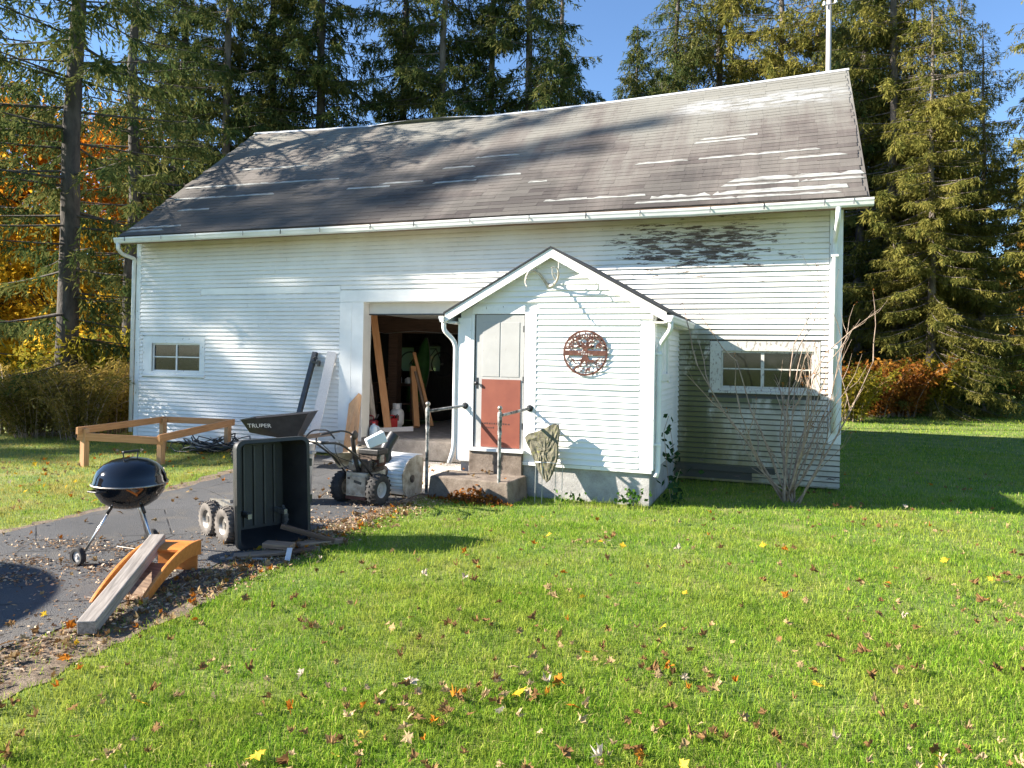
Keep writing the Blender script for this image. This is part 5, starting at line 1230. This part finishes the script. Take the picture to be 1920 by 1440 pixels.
TREES = [ # column, depth, variant, scale, label
 (128, 18.5, 5, 1.0, 'dark spruce with a thick bare lower trunk left of the barn'),
 (-55, 27.0, 5, 1.15, 'spruce at the left picture edge reaching in with long boughs'),
 (243, 24.5, 5, .95, 'thinner dark spruce standing just off the barn left corner'),
 (330, 31.0, 0, 1.0, 'dense spruce above the left end of the roof slope'),
 (418, 29.5, 1, 1.0, 'grey trunked spruce above the left ridge end'),
 (505, 32.0, 2, 1.0, 'full dark spruce right of the left ridge end'),
 (590, 30.5, 0, 1.05, 'dark spruce at the left rim of the first sky gap'),
 (745, 32.5, 2, 1.0, 'dark spruce at the right rim of the first sky gap'),
 (825, 30.0, 1, 1.02, 'spruce with bare trunk above the lifted ridge cap'),
 (911, 31.0, 1, .98, 'sparse spruce with pale trunk above the middle of the ridge'),
 (978, 30.0, 1, 1.05, 'second sparse pale trunked spruce above the middle of the ridge'),
 (1048, 33.5, 1, .92, 'narrow spruce at the left rim of the wide sky gap'),
 (1188, 35.0, 6, .90, 'short pointed spruce whose top stands in the wide sky gap'),
 (1232, 38.0, 6, .86, 'second short spruce filling the wide sky gap'),
 (1262, 40.0, 2, 1.10, 'dark spruce at the right rim of the wide sky gap'),
 (1345, 41.0, 3, 1.30, 'yellow green sunlit spruce above the right part of the ridge'),
 (1455, 38.0, 4, 1.15, 'broad sunlit spruce left of the utility pole'),
 (1545, 36.0, 3, 1.10, 'sunlit spruce directly behind the utility pole'),
 (1612, 32.0, 1, 1.05, 'bare trunked spruce beside the right roof corner'),
 (1672, 30.5, 4, 1.00, 'spruce with two-toned boughs right of the roof corner'),
 (1745, 28.5, 3, 0.72, 'low drooping spruce right of the barn'),
 (1840, 30.0, 4, 0.62, 'shorter spruce towards the right picture edge'),
 (1705, 31.5, 3, .80, 'dense drooping spruce over the largest russet shrub'),
 (1795, 33.0, 3, .78, 'dense drooping spruce over the end of the right shrub row'),
 (1640, 35.0, 3, .85, 'sunlit spruce filling in behind the barn right corner'),
 (2010, 27.0, 4, 0.85, 'spruce at the right picture edge reaching in with sunny boughs'),
]
for i, (u, dep, v, sc, lab) in enumerate(TREES):
    put_tree('spruce_tree', SP[v], at(u, dep), i*1.37, sc, lab, 'tree', G_)
# tall spruces out of frame to the left whose shade falls on the roof and wall
SHADE = [(-44.0, -1.9, (.85,.85,1.55), 1.2, 'tall narrow spruce far left of the picture, nearest to the lane', 6), (-44.9, -.5, (.6,.6,1.55), 3.0, 'tall spruce far left of the picture, behind the narrow one', 6)]
for x, y, sc, rz, lab, v in SHADE:
    tt = put_tree('spruce_tree', SP[v], (x, y, 0), rz, 1, lab, 'tree', G_); tt.scale = sc

# broadleaf autumn trees
def broad_meshes(seed, H, R, mat, bark, nclump=70, per=150, leaf=.2):
    rng = np.random.default_rng(seed); r = random.Random(seed); tr = MB()
    th = H*.45; tr.tube([(0, 0, -.1), (.08, .05, th*.5), (-.05, .1, th), (.05, 0, H*.8)], [.2, .15, .11, .03], 8)
    P = []
    for k in range(nclump):
        a, zf = r.uniform(0, 6.28), r.uniform(.18, 1); rr = R*math.sqrt(r.random())*math.sin(math.pi*min(.97, zf*.82+.12))
        c = np.array([rr*math.cos(a), rr*math.sin(a), H*zf])
        if k % 2 == 0: tr.tube([(0, 0, min(H*.75, c[2]*.65)), tuple(c*np.array([.5, .5, .85])), tuple(c)], [.05, .03, .008], 5, cap=False)
        P.append(c+rng.normal(size=(per, 3))*np.array([.62, .62, .42])*R*.26)
    P = np.concatenate(P); A = unit(rng.normal(size=P.shape)+np.array([0, 0, -.4])); n = len(P)
    V, F = rhombi(P, A, rng.uniform(.7, 1.3, n)*leaf, rng.uniform(.55, .85, n)*leaf, rng)
    cm = np_mesh('crown', V, F, mat, {'rnd': np.repeat(np.clip(np.repeat(rng.uniform(0, 1, nclump), per)*.6+rng.uniform(0, .5, n), 0, 1), 4)})
    tm = bpy.data.meshes.new('trunk'); tm.from_pydata(tr.v, [], tr.f); tm.materials.append(bark); return tm, cm
MP = [broad_meshes(41, 11, 3.4, MAT['maple'], MAT['bark'], 90, 130, .23), broad_meshes(42, 9, 3.0, MAT['golden'], MAT['bark'], 80, 130, .22), broad_meshes(43, 8, 2.8, MAT['yellowshrub'], MAT['bark'], 70, 130, .22)]
for i, (u, dep, v, sc, lab) in enumerate([
  (20, 34, 0, 1.22, 'orange maple glowing behind the thick spruce trunk, left side'), (215, 38, 0, 1.25, 'orange maple right of the thick spruce trunk'),
  (-70, 30, 1, 1.1, 'golden maple at the left picture edge'), (95, 29, 1, .82, 'low golden maple behind the left shrubs'), (195, 27, 1, .72, 'small golden maple just left of the barn corner'),
  (300, 44, 0, 1.15, 'orange maple far behind the barn left end'), (30, 46, 2, 1.3, 'yellowing tree deep in the left wood')]):
    put_tree('maple_tree', MP[v], at(u, dep), i*2.1, sc, lab, 'tree', 'autumn maples left of the barn')
# shrubs
def shrub_meshes(seed, H, R, mat, nst=40, per=110, leaf=(.12, .03), arch_=.5, barkm=None):
    rng = np.random.default_rng(seed); r = random.Random(seed); st = MB(); P, A = [], []
    for k in range(nst):
        a = r.uniform(0, 6.28); L = H*r.uniform(.65, 1.1); out_ = R*r.uniform(.15, 1); b = Vector((math.cos(a), math.sin(a), 0)); b0 = b*r.uniform(0, R*.35)
        pts = [b0+b*(out_*t**1.5)+Vector((0, 0, L*(t-arch_*.45*t**3))) for t in (0, .25, .5, .75, 1)]
        st.tube(pts, [.012, .010, .008, .006, .003], 4, cap=False)
        pa = np.array([tuple(p) for p in pts]); ts = rng.uniform(.12, 1, per); ix = np.clip((ts*4).astype(int), 0, 3); fr = (ts*4-ix)[:, None]
        P.append(pa[ix]*(1-fr)+pa[ix+1]*fr+rng.normal(size=(per, 3))*.07*H/2); A.append(rng.normal(size=(per, 3))+np.array([b.x*.6, b.y*.6, -.25]))
    P, A = np.concatenate(P), unit(np.concatenate(A)); n = len(P)
    V, F = rhombi(P, A, rng.uniform(.7, 1.3, n)*leaf[0], rng.uniform(.7, 1.3, n)*leaf[1], rng)
    cm = np_mesh('leaves', V, F, mat, {'rnd': np.repeat(np.clip(np.repeat(rng.uniform(0, 1, nst), per)*.5+rng.uniform(0, .6, n), 0, 1), 4)})
    sm = bpy.data.meshes.new('stems'); sm.from_pydata(st.v, [], st.f); sm.materials.append(barkm or MAT['twig']); return sm, cm
def put_shrub(meshes, loc, rz, sc, label, group=None, name='shrub', cat='shrub'):
    t = thing(name, label, cat, loc, rz, group, local=True); t.scale = sc if isinstance(sc, tuple) else (sc,)*3
    link_mesh('stems', meshes[0], t); link_mesh('leaves', meshes[1], t); return t
S1 = shrub_meshes(51, 2.1, 1.3, MAT['shrubleaf'], 60, 120, (.12, .032)); S2 = shrub_meshes(52, 2.4, 1.5, MAT['rustshrub'], 50, 120, (.14, .075)); S3 = shrub_meshes(53, 2.6, 1.4, MAT['yellowshrub'], 50, 120, (.14, .07)); S4 = shrub_meshes(54, 2.2, 1.5, MAT['greenleaf'], 45, 110, (.13, .06))
gl = 'olive shrubs left of the barn'
for i, (x, y, s, lab, ms) in enumerate([(-14.75, 12.2, .95, 'olive shrub hugging the barn left corner', S1), (-15.9, 12.0, 1.0, 'arching olive shrub below the thick spruce trunk', S1), (-17.2, 12.3, 1.0, 'olive shrub at the left picture edge', S1), (-15.3, 13.6, 1.15, 'taller olive shrub behind the arching one', S1), (-17.0, 14.5, 1.2, 'yellowing shrub in the left background', S3), (-16.0, 16.5, 1.2, 'russet shrub under the maples', S2), (-18.5, 17.5, 1.3, 'yellow shrub under the maples', S3)]):
    put_shrub(ms, (x, y, 0), i*1.9, (s*1.05, s*1.0, s*.92), lab, gl)
gr = 'shrubs along the right lawn edge'
for i, (u, dep, s, lab, ms) in enumerate([(1595, 25.0, .85, 'green yellow shrub touching the barn right corner', S3), (1640, 27.0, 1.0, 'russet shrub right of the barn corner', S2), (1690, 27.5, 1.05, 'largest russet shrub on the right lawn edge', S2), (1745, 28.0, 1.05, 'yellow shrub on the right lawn edge', S3), (1800, 29.0, 1.0, 'olive shrub at the end of the right shrub row', S4), (1850, 40.0, 1.1, 'distant yellow shrub behind the right shrub row', S3), (1905, 50.0, 1.2, 'distant russet shrub at the right picture edge', S2), (1965, 46.0, 1.5, 'shrub beyond the right picture edge', S4), (1610, 34.0, 1.2, 'dark green shrub behind the barn right corner', S4), (1700, 35.0, 1.3, 'tall green shrub behind the largest russet shrub', S4), (1770, 36.0, 1.2, 'russet shrub behind the yellow one', S2)]):
    put_shrub(ms, at(u, dep), i*2.3, (s*1.1, s*1.1, s), lab, gr)
# far wood: one mass of foliage closing the horizon
def far_wood():
    rng = np.random.default_rng(77); n = 42000; ang = rng.uniform(math.radians(-62), math.radians(48), n); rad = rng.uniform(58, 90, n)
    top = 7+4*np.sin(ang*9)+3*np.sin(ang*23+1)+2*np.sin(ang*51)
    P = np.stack([rad*np.sin(ang), rad*np.cos(ang), np.clip(top, 3, 14)*rng.uniform(0, 1, n)**.8], 1)
    V, F = rhombi(P, unit(rng.normal(size=(n, 3))), rng.uniform(.5, 1.1, n), rng.uniform(.4, .8, n), rng)
    hue = np.clip(.5+.5*np.sin(ang*17+2)+rng.normal(size=n)*.25, 0, 1)
    nt = NT('far_wood_leaves'); m_ = nt.leafy(nt.ramp(nt.attr('rnd'), [(0, (.04,.055,.018)), (.45, (.10,.09,.025)), (.75, (.30,.14,.025)), (1, (.42,.22,.04))]), .35)
    o = link_mesh('far_wood', np_mesh('far_wood', V, F, m_, {'rnd': np.repeat(hue, 4)})); o['kind'] = 'stuff'; o['label'] = 'distant autumn wood closing the horizon'; o['category'] = 'wood'
far_wood()

# ------------------------------------------------------------------ bare shrub in front of the right window
t = thing('bare_shrub', 'leafless twiggy shrub in front of the right barn window', 'shrub', (.12, 11.22, 0))
rb = random.Random(31)
def stem(p, d, L, r, dep, parent, name='stem'):
    pts = [Vector(p)]; n = 6; dd = Vector(d).normalized(); side = []
    for k in range(n):
        dd = (dd+Vector((rb.uniform(-.22, .22), rb.uniform(-.22, .22), rb.uniform(-.02, .12)))).normalized(); pts.append(pts[-1]+dd*L/n)
        if dep > 0 and k >= 1 and rb.random() < .85: side.append((pts[-1].copy(), dd.copy(), k))
    o = obj(name, MB().tube(pts, [r*(1-.75*k/n) for k in range(n+1)], 6), MAT['twig'], parent, smooth=True)
    tgt = MBT
    for p_, d_, k in side:
        a = rb.uniform(0, 6.28); d2 = (d_+Vector((math.cos(a)*.75, math.sin(a)*.5, rb.uniform(-.05, .4)))).normalized(); l2 = L*rb.uniform(.22, .5)
        q = [p_]; 
        for j in range(4):
            d2 = (d2+Vector((rb.uniform(-.2,.2), rb.uniform(-.2,.2), rb.uniform(0,.15)))).normalized(); q.append(q[-1]+d2*l2/4)
            if j in (1, 2) and rb.random() < .55:
                d3 = (d2+Vector((rb.uniform(-.8,.8), rb.uniform(-.8,.8), .2))).normalized(); tgt.tube([q[-1], q[-1]+d3*l2*.2, q[-1]+(d3+Vector((0,0,.3)))*l2*.35], [r*.22, r*.16, .0012], 4, cap=False)
        tgt.tube(q, [r*.42, r*.36, r*.3, r*.22, .0016], 5, cap=False); TIPS.append(q[-1])
MBT = MB(); TIPS = []
for k in range(15):
    a = rb.uniform(0, 6.28); sp_ = rb.uniform(.05, .75); base = Vector((.12+rb.uniform(-.14, .14), 11.22+rb.uniform(-.1, .1), -.05))
    stem(base, (math.cos(a)*sp_, math.sin(a)*sp_*.6, 1), rb.uniform(1.5, 2.65), rb.uniform(.012, .023), 2, t)
for d in ((-.8, -.2, .5), (.55, .1, .75), (.45, -.2, .9), (-.55, .0, .9)): stem((.12, 11.22, .12), d, rb.uniform(1.0, 1.35), .011, 2, t)
obj('twigs', MBT, MAT['twig'], t, kind='stuff')
rng = np.random.default_rng(3); TP_ = np.array([tuple(TIPS[i]) for i in rng.choice(len(TIPS), 38)]); TP_ = np.repeat(TP_, 4, 0)+rng.normal(size=(152, 3))*.025
V, F = rhombi(TP_, unit(rng.normal(size=TP_.shape)), rng.uniform(.025, .05, 152), rng.uniform(.012, .022, 152), rng)
V = V-np.array([.12, 11.22, 0]); lo = link_mesh('withered_leaves', np_mesh('withered_leaves', V, F, MAT['rustshrub'], {'rnd': np.repeat(rng.uniform(0, .5, 152), 4)}), t); lo['kind'] = 'stuff'
# vine and weeds by the entry
def leaf_plant(name, label, cat, base, pts, leaf, mat, seed, n_per=5, spread=.06, stemr=.004):
    rng = np.random.default_rng(seed); t = thing(name, label, cat, base); st = MB(); P = []
    for line in pts:
        st.tube(line, stemr, 5, cap=False)
        for a, b in zip(line[:-1], line[1:]):
            for k in range(n_per): f = rng.uniform(); P.append(np.array(a)*(1-f)+np.array(b)*f+rng.normal(size=3)*spread)
    P = np.array(P); n = len(P); A = unit(rng.normal(size=P.shape)*.7+np.array([0, -.3, -.5]))
    V, F = rhombi(P, A, rng.uniform(.7, 1.2, n)*leaf, rng.uniform(.6, .9, n)*leaf, rng)
    obj('stem', st, MAT['twig'], t); link_mesh('leaves', np_mesh('leaves', V-np.array(base), F, mat, {'rnd': np.repeat(rng.uniform(0, 1, n), 4)}), t)
leaf_plant('vine', 'dark leafy vine climbing the inner corner of the entry', 'vine', (-1.45, 10.6, 0), [[(-1.45, 10.5, 0), (-1.5, 10.4, .5), (-1.54, 10.35, 1.0), (-1.50, 10.5, 1.2)], [(-1.45, 10.6, 0), (-1.45, 10.8, .6), (-1.55, 11.0, 1.0)], [(-1.4, 10.5, 0), (-1.35, 10.3, .35), (-1.3, 10.3, .5)]], .11, MAT['darkleaf'], 61, 9, .08)
leaf_plant('weed_clump', 'green weeds at the foot of the entry corner', 'plant', (-1.85, 9.85, 0), [[(-1.85, 9.9, 0), (-1.9, 9.85, .18), (-1.95, 9.8, .25)], [(-1.8, 9.9, 0), (-1.75, 9.85, .2)], [(-1.95, 9.9, 0), (-2.08, 9.88, .15)]], .075, MAT['greenleaf'], 62, 16, .06)
leaf_plant('weed_clump', 'green weeds under the stone slab', 'plant', (-2.75, 9.85, 0), [[(-2.75, 9.88, 0), (-2.72, 9.85, .16)], [(-2.85, 9.85, 0), (-2.9, 9.8, .12)], [(-2.65, 9.9, 0), (-2.6, 9.85, .1)]], .06, MAT['greenleaf'], 63, 14, .05)
# ------------------------------------------------------------------ lawn
def in_poly(x, y, poly):
    c = np.zeros(len(x), bool); n = len(poly)
    for i in range(n):
        x0, y0 = poly[i]; x1, y1 = poly[(i+1) % n]
        m_ = ((y0 > y) != (y1 > y)); 
        with np.errstate(divide='ignore', invalid='ignore'): xi = (x1-x0)*(y-y0)/(y1-y0)+x0
        c ^= m_ & (x < xi)
    return c
def lawn():
    rng = np.random.default_rng(5); X, Y, S = [], [], []
    for r0, r1, dens, s in ((1.2, 2.7, 2500, 1.4), (2.7, 4.5, 12500, 1.05), (4.5, 6.5, 8000, 1.1), (6.5, 9, 4300, 1.2), (9, 13, 2100, 1.5), (13, 20, 850, 2.0), (20, 48, 170, 3.6)):
        for d0, d1, kd, ks in ((-37.5, 37.5, 1, 1), (-66, -37.5, .3, 1.6), (37.5, 66, .3, 1.6)):
            a0, a1 = -YAW+math.radians(d0), -YAW+math.radians(d1)
            area = .5*(a1-a0)*(r1*r1-r0*r0); n = int(area*dens*kd)
            a = rng.uniform(a0, a1, n); r = np.sqrt(rng.uniform(r0*r0, r1*r1, n)); X.append(r*np.sin(a)); Y.append(r*np.cos(a)); S.append(np.full(n, s*ks))
    X, Y, S = map(np.concatenate, (X, Y, S))
    bad = in_poly(X, Y, drive_poly) | ((X > XL-.02) & (X < XR+.02) & (Y > D-.05) & (Y < YB)) | ((X > PL) & (X < PR) & (Y > PF) & (Y < D)) | ((X > -4.72) & (X < -3.40) & (Y > 9.38) & (Y < 10.1))
    dz = (in_poly(X, Y, dirt_poly) | in_poly(X, Y, dirt_polyL)) & (rng.uniform(size=len(X)) > .10)
    gv = (X > -8.3) & (X < -4.6) & (Y > 9.4)
    wood = (X < -13.6) & (Y > 12.2) & (rng.uniform(size=len(X)) > .25)
    thin = .5+.25*np.sin(X*1.9+1.3*np.sin(Y*1.1))+.25*np.sin(Y*2.3+1.7*np.sin(X*1.7)); fine = .5+.5*np.sin(X*9.1+3*np.sin(Y*6.3))*np.sin(Y*8.3+3*np.sin(X*5.1))
    bare = rng.uniform(size=len(X)) > (.42+.34*thin+.34*fine)
    keep = ~(bare | bad | dz | gv | wood); X, Y, S = X[keep], Y[keep], S[keep]; n = len(X)
    clump = .5+.5*np.sin(X*5.1+2*np.sin(Y*3.3))*np.sin(Y*4.7+2*np.sin(X*2.9)); tall = .75+.5*clump
    edge = np.exp(-np.minimum(np.abs(Y-(PF-.15)), np.abs(Y-(D-.2)))**2/.02)*(X > -4)*.5
    h = rng.gamma(5, .0066, n).clip(.012, .075)*tall*(1+edge)*(1+.10*(S-1)); w = rng.uniform(.0024, .0048, n)*S
    az = rng.uniform(0, 2*np.pi, n); ln = rng.uniform(.2, 1.5, n); ori = rng.uniform(0, 2*np.pi, n)
    dx, dy = np.cos(az)*ln*h, np.sin(az)*ln*h; bx, by = np.cos(ori)*w/2, np.sin(ori)*w/2
    V = np.empty((n, 5, 3)); z0 = -.008
    V[:, 0] = np.stack([X-bx, Y-by, np.full(n, z0)], 1); V[:, 1] = np.stack([X+bx, Y+by, np.full(n, z0)], 1)
    V[:, 2] = np.stack([X+bx*.8+dx*.3, Y+by*.8+dy*.3, h*.62], 1); V[:, 3] = np.stack([X-bx*.8+dx*.3, Y-by*.8+dy*.3, h*.62], 1)
    V[:, 4] = np.stack([X+dx, Y+dy, h*(1-.22*ln)], 1)
    b = np.arange(n)[:, None]*5
    F = np.concatenate([b+np.array([[0, 1, 2]]), b+np.array([[0, 2, 3]]), b+np.array([[3, 2, 4]])])
    rv = np.repeat(np.clip(rng.beta(1.6, 2.2, n)+(rng.uniform(size=n) < .07)*.5, 0, 1), 5)
    o = link_mesh('grass', np_mesh('grass', V.reshape(-1, 3), F, MAT['grass'], {'rnd': rv})); o['kind'] = 'stuff'; o['label'] = 'sunlit green lawn grass with yellowing patches'; o['category'] = 'grass'
lawn()

# ------------------------------------------------------------------ fallen leaves
MAPLE = [(0,-.5),(.06,-.12),(.30,-.22),(.26,-.05),(.5,.05),(.34,.16),(.36,.34),(.16,.26),(0,.55),(-.16,.26),(-.36,.34),(-.34,.16),(-.5,.05),(-.26,-.05),(-.30,-.22),(-.06,-.12)]
def leaf_geo(seed, curl):
    r = random.Random(seed); vs_ = [(0, 0, .02)]; ring_ = []
    for x, y in MAPLE:
        x *= r.uniform(.7, 1.1); y *= r.uniform(.75, 1.05); fold = r.uniform(.6, 1.5)
        ring_.append((x*(1-.38*min(curl, 1.3)), y*(1-.16*curl*(y > 0)), curl*(.9*abs(x)**1.5+.45*y*y)*fold+r.uniform(-.10, .10)*(.6+curl)))
    n = len(ring_); mid = [(x*.55+r.uniform(-.03,.03), y*.55+r.uniform(-.03,.03), z*.35+r.uniform(-.05,.05)*(.4+curl)) for x, y, z in ring_]
    vs_ += mid+ring_; fs = [(0, 1+i, 1+(i+1) % n) for i in range(n)] + [(1+i, 1+n+i, 1+n+(i+1) % n, 1+(i+1) % n) for i in range(n)]
    return vs_, fs
LG = [leaf_geo(k, c) for k, c in enumerate((.1, .35, .8, 1.2, 1.7))]
LM = {}
for gi, (vs_, fs) in enumerate(LG):
    for mi, mt in enumerate(LEAFM):
        me = bpy.data.meshes.new('fallen_leaf'); me.from_pydata(vs_, [], fs); me.materials.append(mt); LM[gi, mi] = me
rl = random.Random(99); CL = []
def leaf_spot(zone):
    while True:
        if zone == 'lawn':
            a = -YAW+math.radians(rl.uniform(-36, 36)); r = 3.2+12.5*rl.random()**1.5; x, y = r*math.sin(a), r*math.cos(a)
            if CL and rl.random() < .3:
                cx_, cy_ = rl.choice(CL); x, y = cx_+rl.gauss(0, .2), cy_+rl.gauss(0, .14)
            elif rl.random() < .3: CL.append((x, y))
            if x < -4.2 and y < 9: continue
            if y > 9.2 and -4.8 < x < -1.5: continue
            if y > 12.3 and x < .9: continue
            if x < -8.2: continue
        elif zone == 'leftlawn':
            x, y = rl.uniform(-12.5, -8.1), rl.uniform(5, 12)
        elif zone == 'verge':
            y = rl.uniform(2.8, 8.8); x = -4.55+rl.gauss(0, .17)
        elif zone == 'drive':
            y = rl.uniform(3, 11.5); x = rl.uniform(-8.0, -4.9)
        else:
            x, y = rl.uniform(-4.6, -3.5), rl.uniform(9.45, 9.95)
        return x, y
spec = []
for zone, n in (('lawn', 720), ('verge', 330), ('drive', 130), ('leftlawn', 220), ('step', 12)):
    for _ in range(n): x, y = leaf_spot(zone); spec.append((math.hypot(x, y), zone, x, y))
spec.sort(); WT_ = {'lawn': (.47,.40,.06,.03,.04), 'verge': (.40,.34,.16,.03,.07), 'drive': (.25,.40,.12,.05,.18), 'leftlawn': (.15,.40,.25,.15,.05), 'step': (.5,.4,.1,0,0)}
CN = ['brown', 'tan', 'orange', 'yellow', 'pale']; PLC = {'lawn': 'on the green lawn', 'verge': 'on the dirt strip along the driveway', 'drive': 'on the grey asphalt', 'leftlawn': 'on the grass left of the driveway', 'step': 'on the concrete doorstep'}
rest = {}; cnt = 0
for dist, zone, x, y in spec:
    mi = rl.choices(range(5), WT_[zone])[0]; gi = rl.choices(range(5), (.06, .18, .3, .28, .18) if mi not in (3,) else (.6, .3, .1, 0, 0))[0]
    sz = rl.triangular(.05, .135, .075)*(1.0 if mi != 1 else .85); zb = {'lawn': .030, 'leftlawn': .036, 'verge': .012, 'drive': .012, 'step': .315}[zone]
    rot = (rl.gauss(0, .5), rl.gauss(0, .5), rl.uniform(0, 6.28)); up = zb+sz*.16
    if cnt < 290 and zone != 'leftlawn':
        o = link_mesh('fallen_leaf', LM[gi, mi]); o.location = (x, y, up); o.rotation_euler = rot; o.scale = (sz,)*3
        q = x*math.cos(YAW)+y*math.sin(YAW); dd_ = -x*math.sin(YAW)+y*math.cos(YAW); k_ = q/dd_
        where = ('' if zone != 'lawn' else (' in the near ' if dd_ < 4.6 else ' in the middle ' if dd_ < 6.8 else ' in the far ')+('left' if k_ < -.2 else 'right' if k_ > .25 else 'centre'))
        shape = ('flat', 'cupped', 'curled', 'tightly curled', 'crumpled')[gi]
        tag(o, '%s %s maple leaf lying %s%s' % (shape, CN[mi], PLC[zone], where), 'leaf', '%s %s leaves %s%s' % (shape, CN[mi], PLC[zone], where)); cnt += 1
    else:
        from mathutils import Euler
        M3 = Euler(rot).to_matrix(); b = rest.setdefault(mi, MB()); vs_, fs = LG[gi]
        b.add([M3 @ (Vector(v)*sz)+Vector((x, y, up)) for v in vs_], fs)
for mi, b in rest.items():
    o = obj('leaf_litter', b, LEAFM[mi], kind='stuff'); o['label'] = 'scattered %s fallen leaves farther off on grass and driveway' % CN[mi]; o['category'] = 'leaves'
# crumbled litter, twigs and grit along the dirt strip
rng = np.random.default_rng(8); n = 9000
Y = rng.uniform(2.6, 9.2, n); X = -4.6+rng.normal(0, .17, n)+np.where(rng.uniform(size=n) < .25, rng.uniform(-1.2, 0, n), 0)
cl = rng.uniform(size=n) < .38; cc = np.array([(-6.6,4.9),(-6.1,5.6),(-5.6,5.1),(-6.9,5.5),(-5.4,6.6),(-5.2,7.4),(-5.6,9.1),(-6.3,4.5),(-5.9,10.2)]); ci = rng.integers(0, len(cc), n)
X = np.where(cl, cc[ci, 0]+rng.normal(0, .3, n), X); Y = np.where(cl, cc[ci, 1]+rng.normal(0, .12, n)+.25*(X-cc[ci, 0]), Y)
P = np.stack([X, Y, np.full(n, .014)+rng.uniform(0, .012, n)], 1); A = rng.normal(size=(n, 3)); A[:, 2] *= .25; A = unit(A)
V, F = rhombi(P, A, rng.uniform(.015, .05, n), rng.uniform(.006, .022, n), rng)
nt = NT('leaf_crumbs'); cm_ = nt.leafy(nt.ramp(nt.attr('rnd'), [(0, (.09,.05,.03)), (.35, (.26,.16,.09)), (.75, (.48,.34,.21)), (1, (.60,.50,.38))]), .1)
o = link_mesh('leaf_crumbs', np_mesh('leaf_crumbs', V, F, cm_, {'rnd': np.repeat(rng.uniform(0, 1, n), 4)})); o['kind'] = 'stuff'; o['label'] = 'crumbled leaf litter along the driveway edge'; o['category'] = 'litter'

# drift of leaves against the doorstep
rng = np.random.default_rng(18); n = 380
X = np.where(rng.uniform(size=n) < .7, rng.normal(-3.95, .22, n), rng.uniform(-4.6, -3.4, n)); Y = 9.33-np.abs(rng.normal(0, .09, n)); Z = np.clip(.02+.22*(1-np.abs(X+3.95)/.5)*(1-(9.33-Y)/.15), .01, .25)*rng.uniform(.4, 1, n)
P = np.stack([X, Y, Z], 1); V, F = rhombi(P, unit(rng.normal(size=(n, 3))), rng.uniform(.04, .09, n), rng.uniform(.02, .05, n), rng)
o = link_mesh('leaf_drift', np_mesh('leaf_drift', V, F, MAT['rustshrub'], {'rnd': np.repeat(rng.uniform(0, .45, n), 4)})); o['kind'] = 'stuff'; o['label'] = 'drift of brown leaves against the doorstep'; o['category'] = 'leaves'
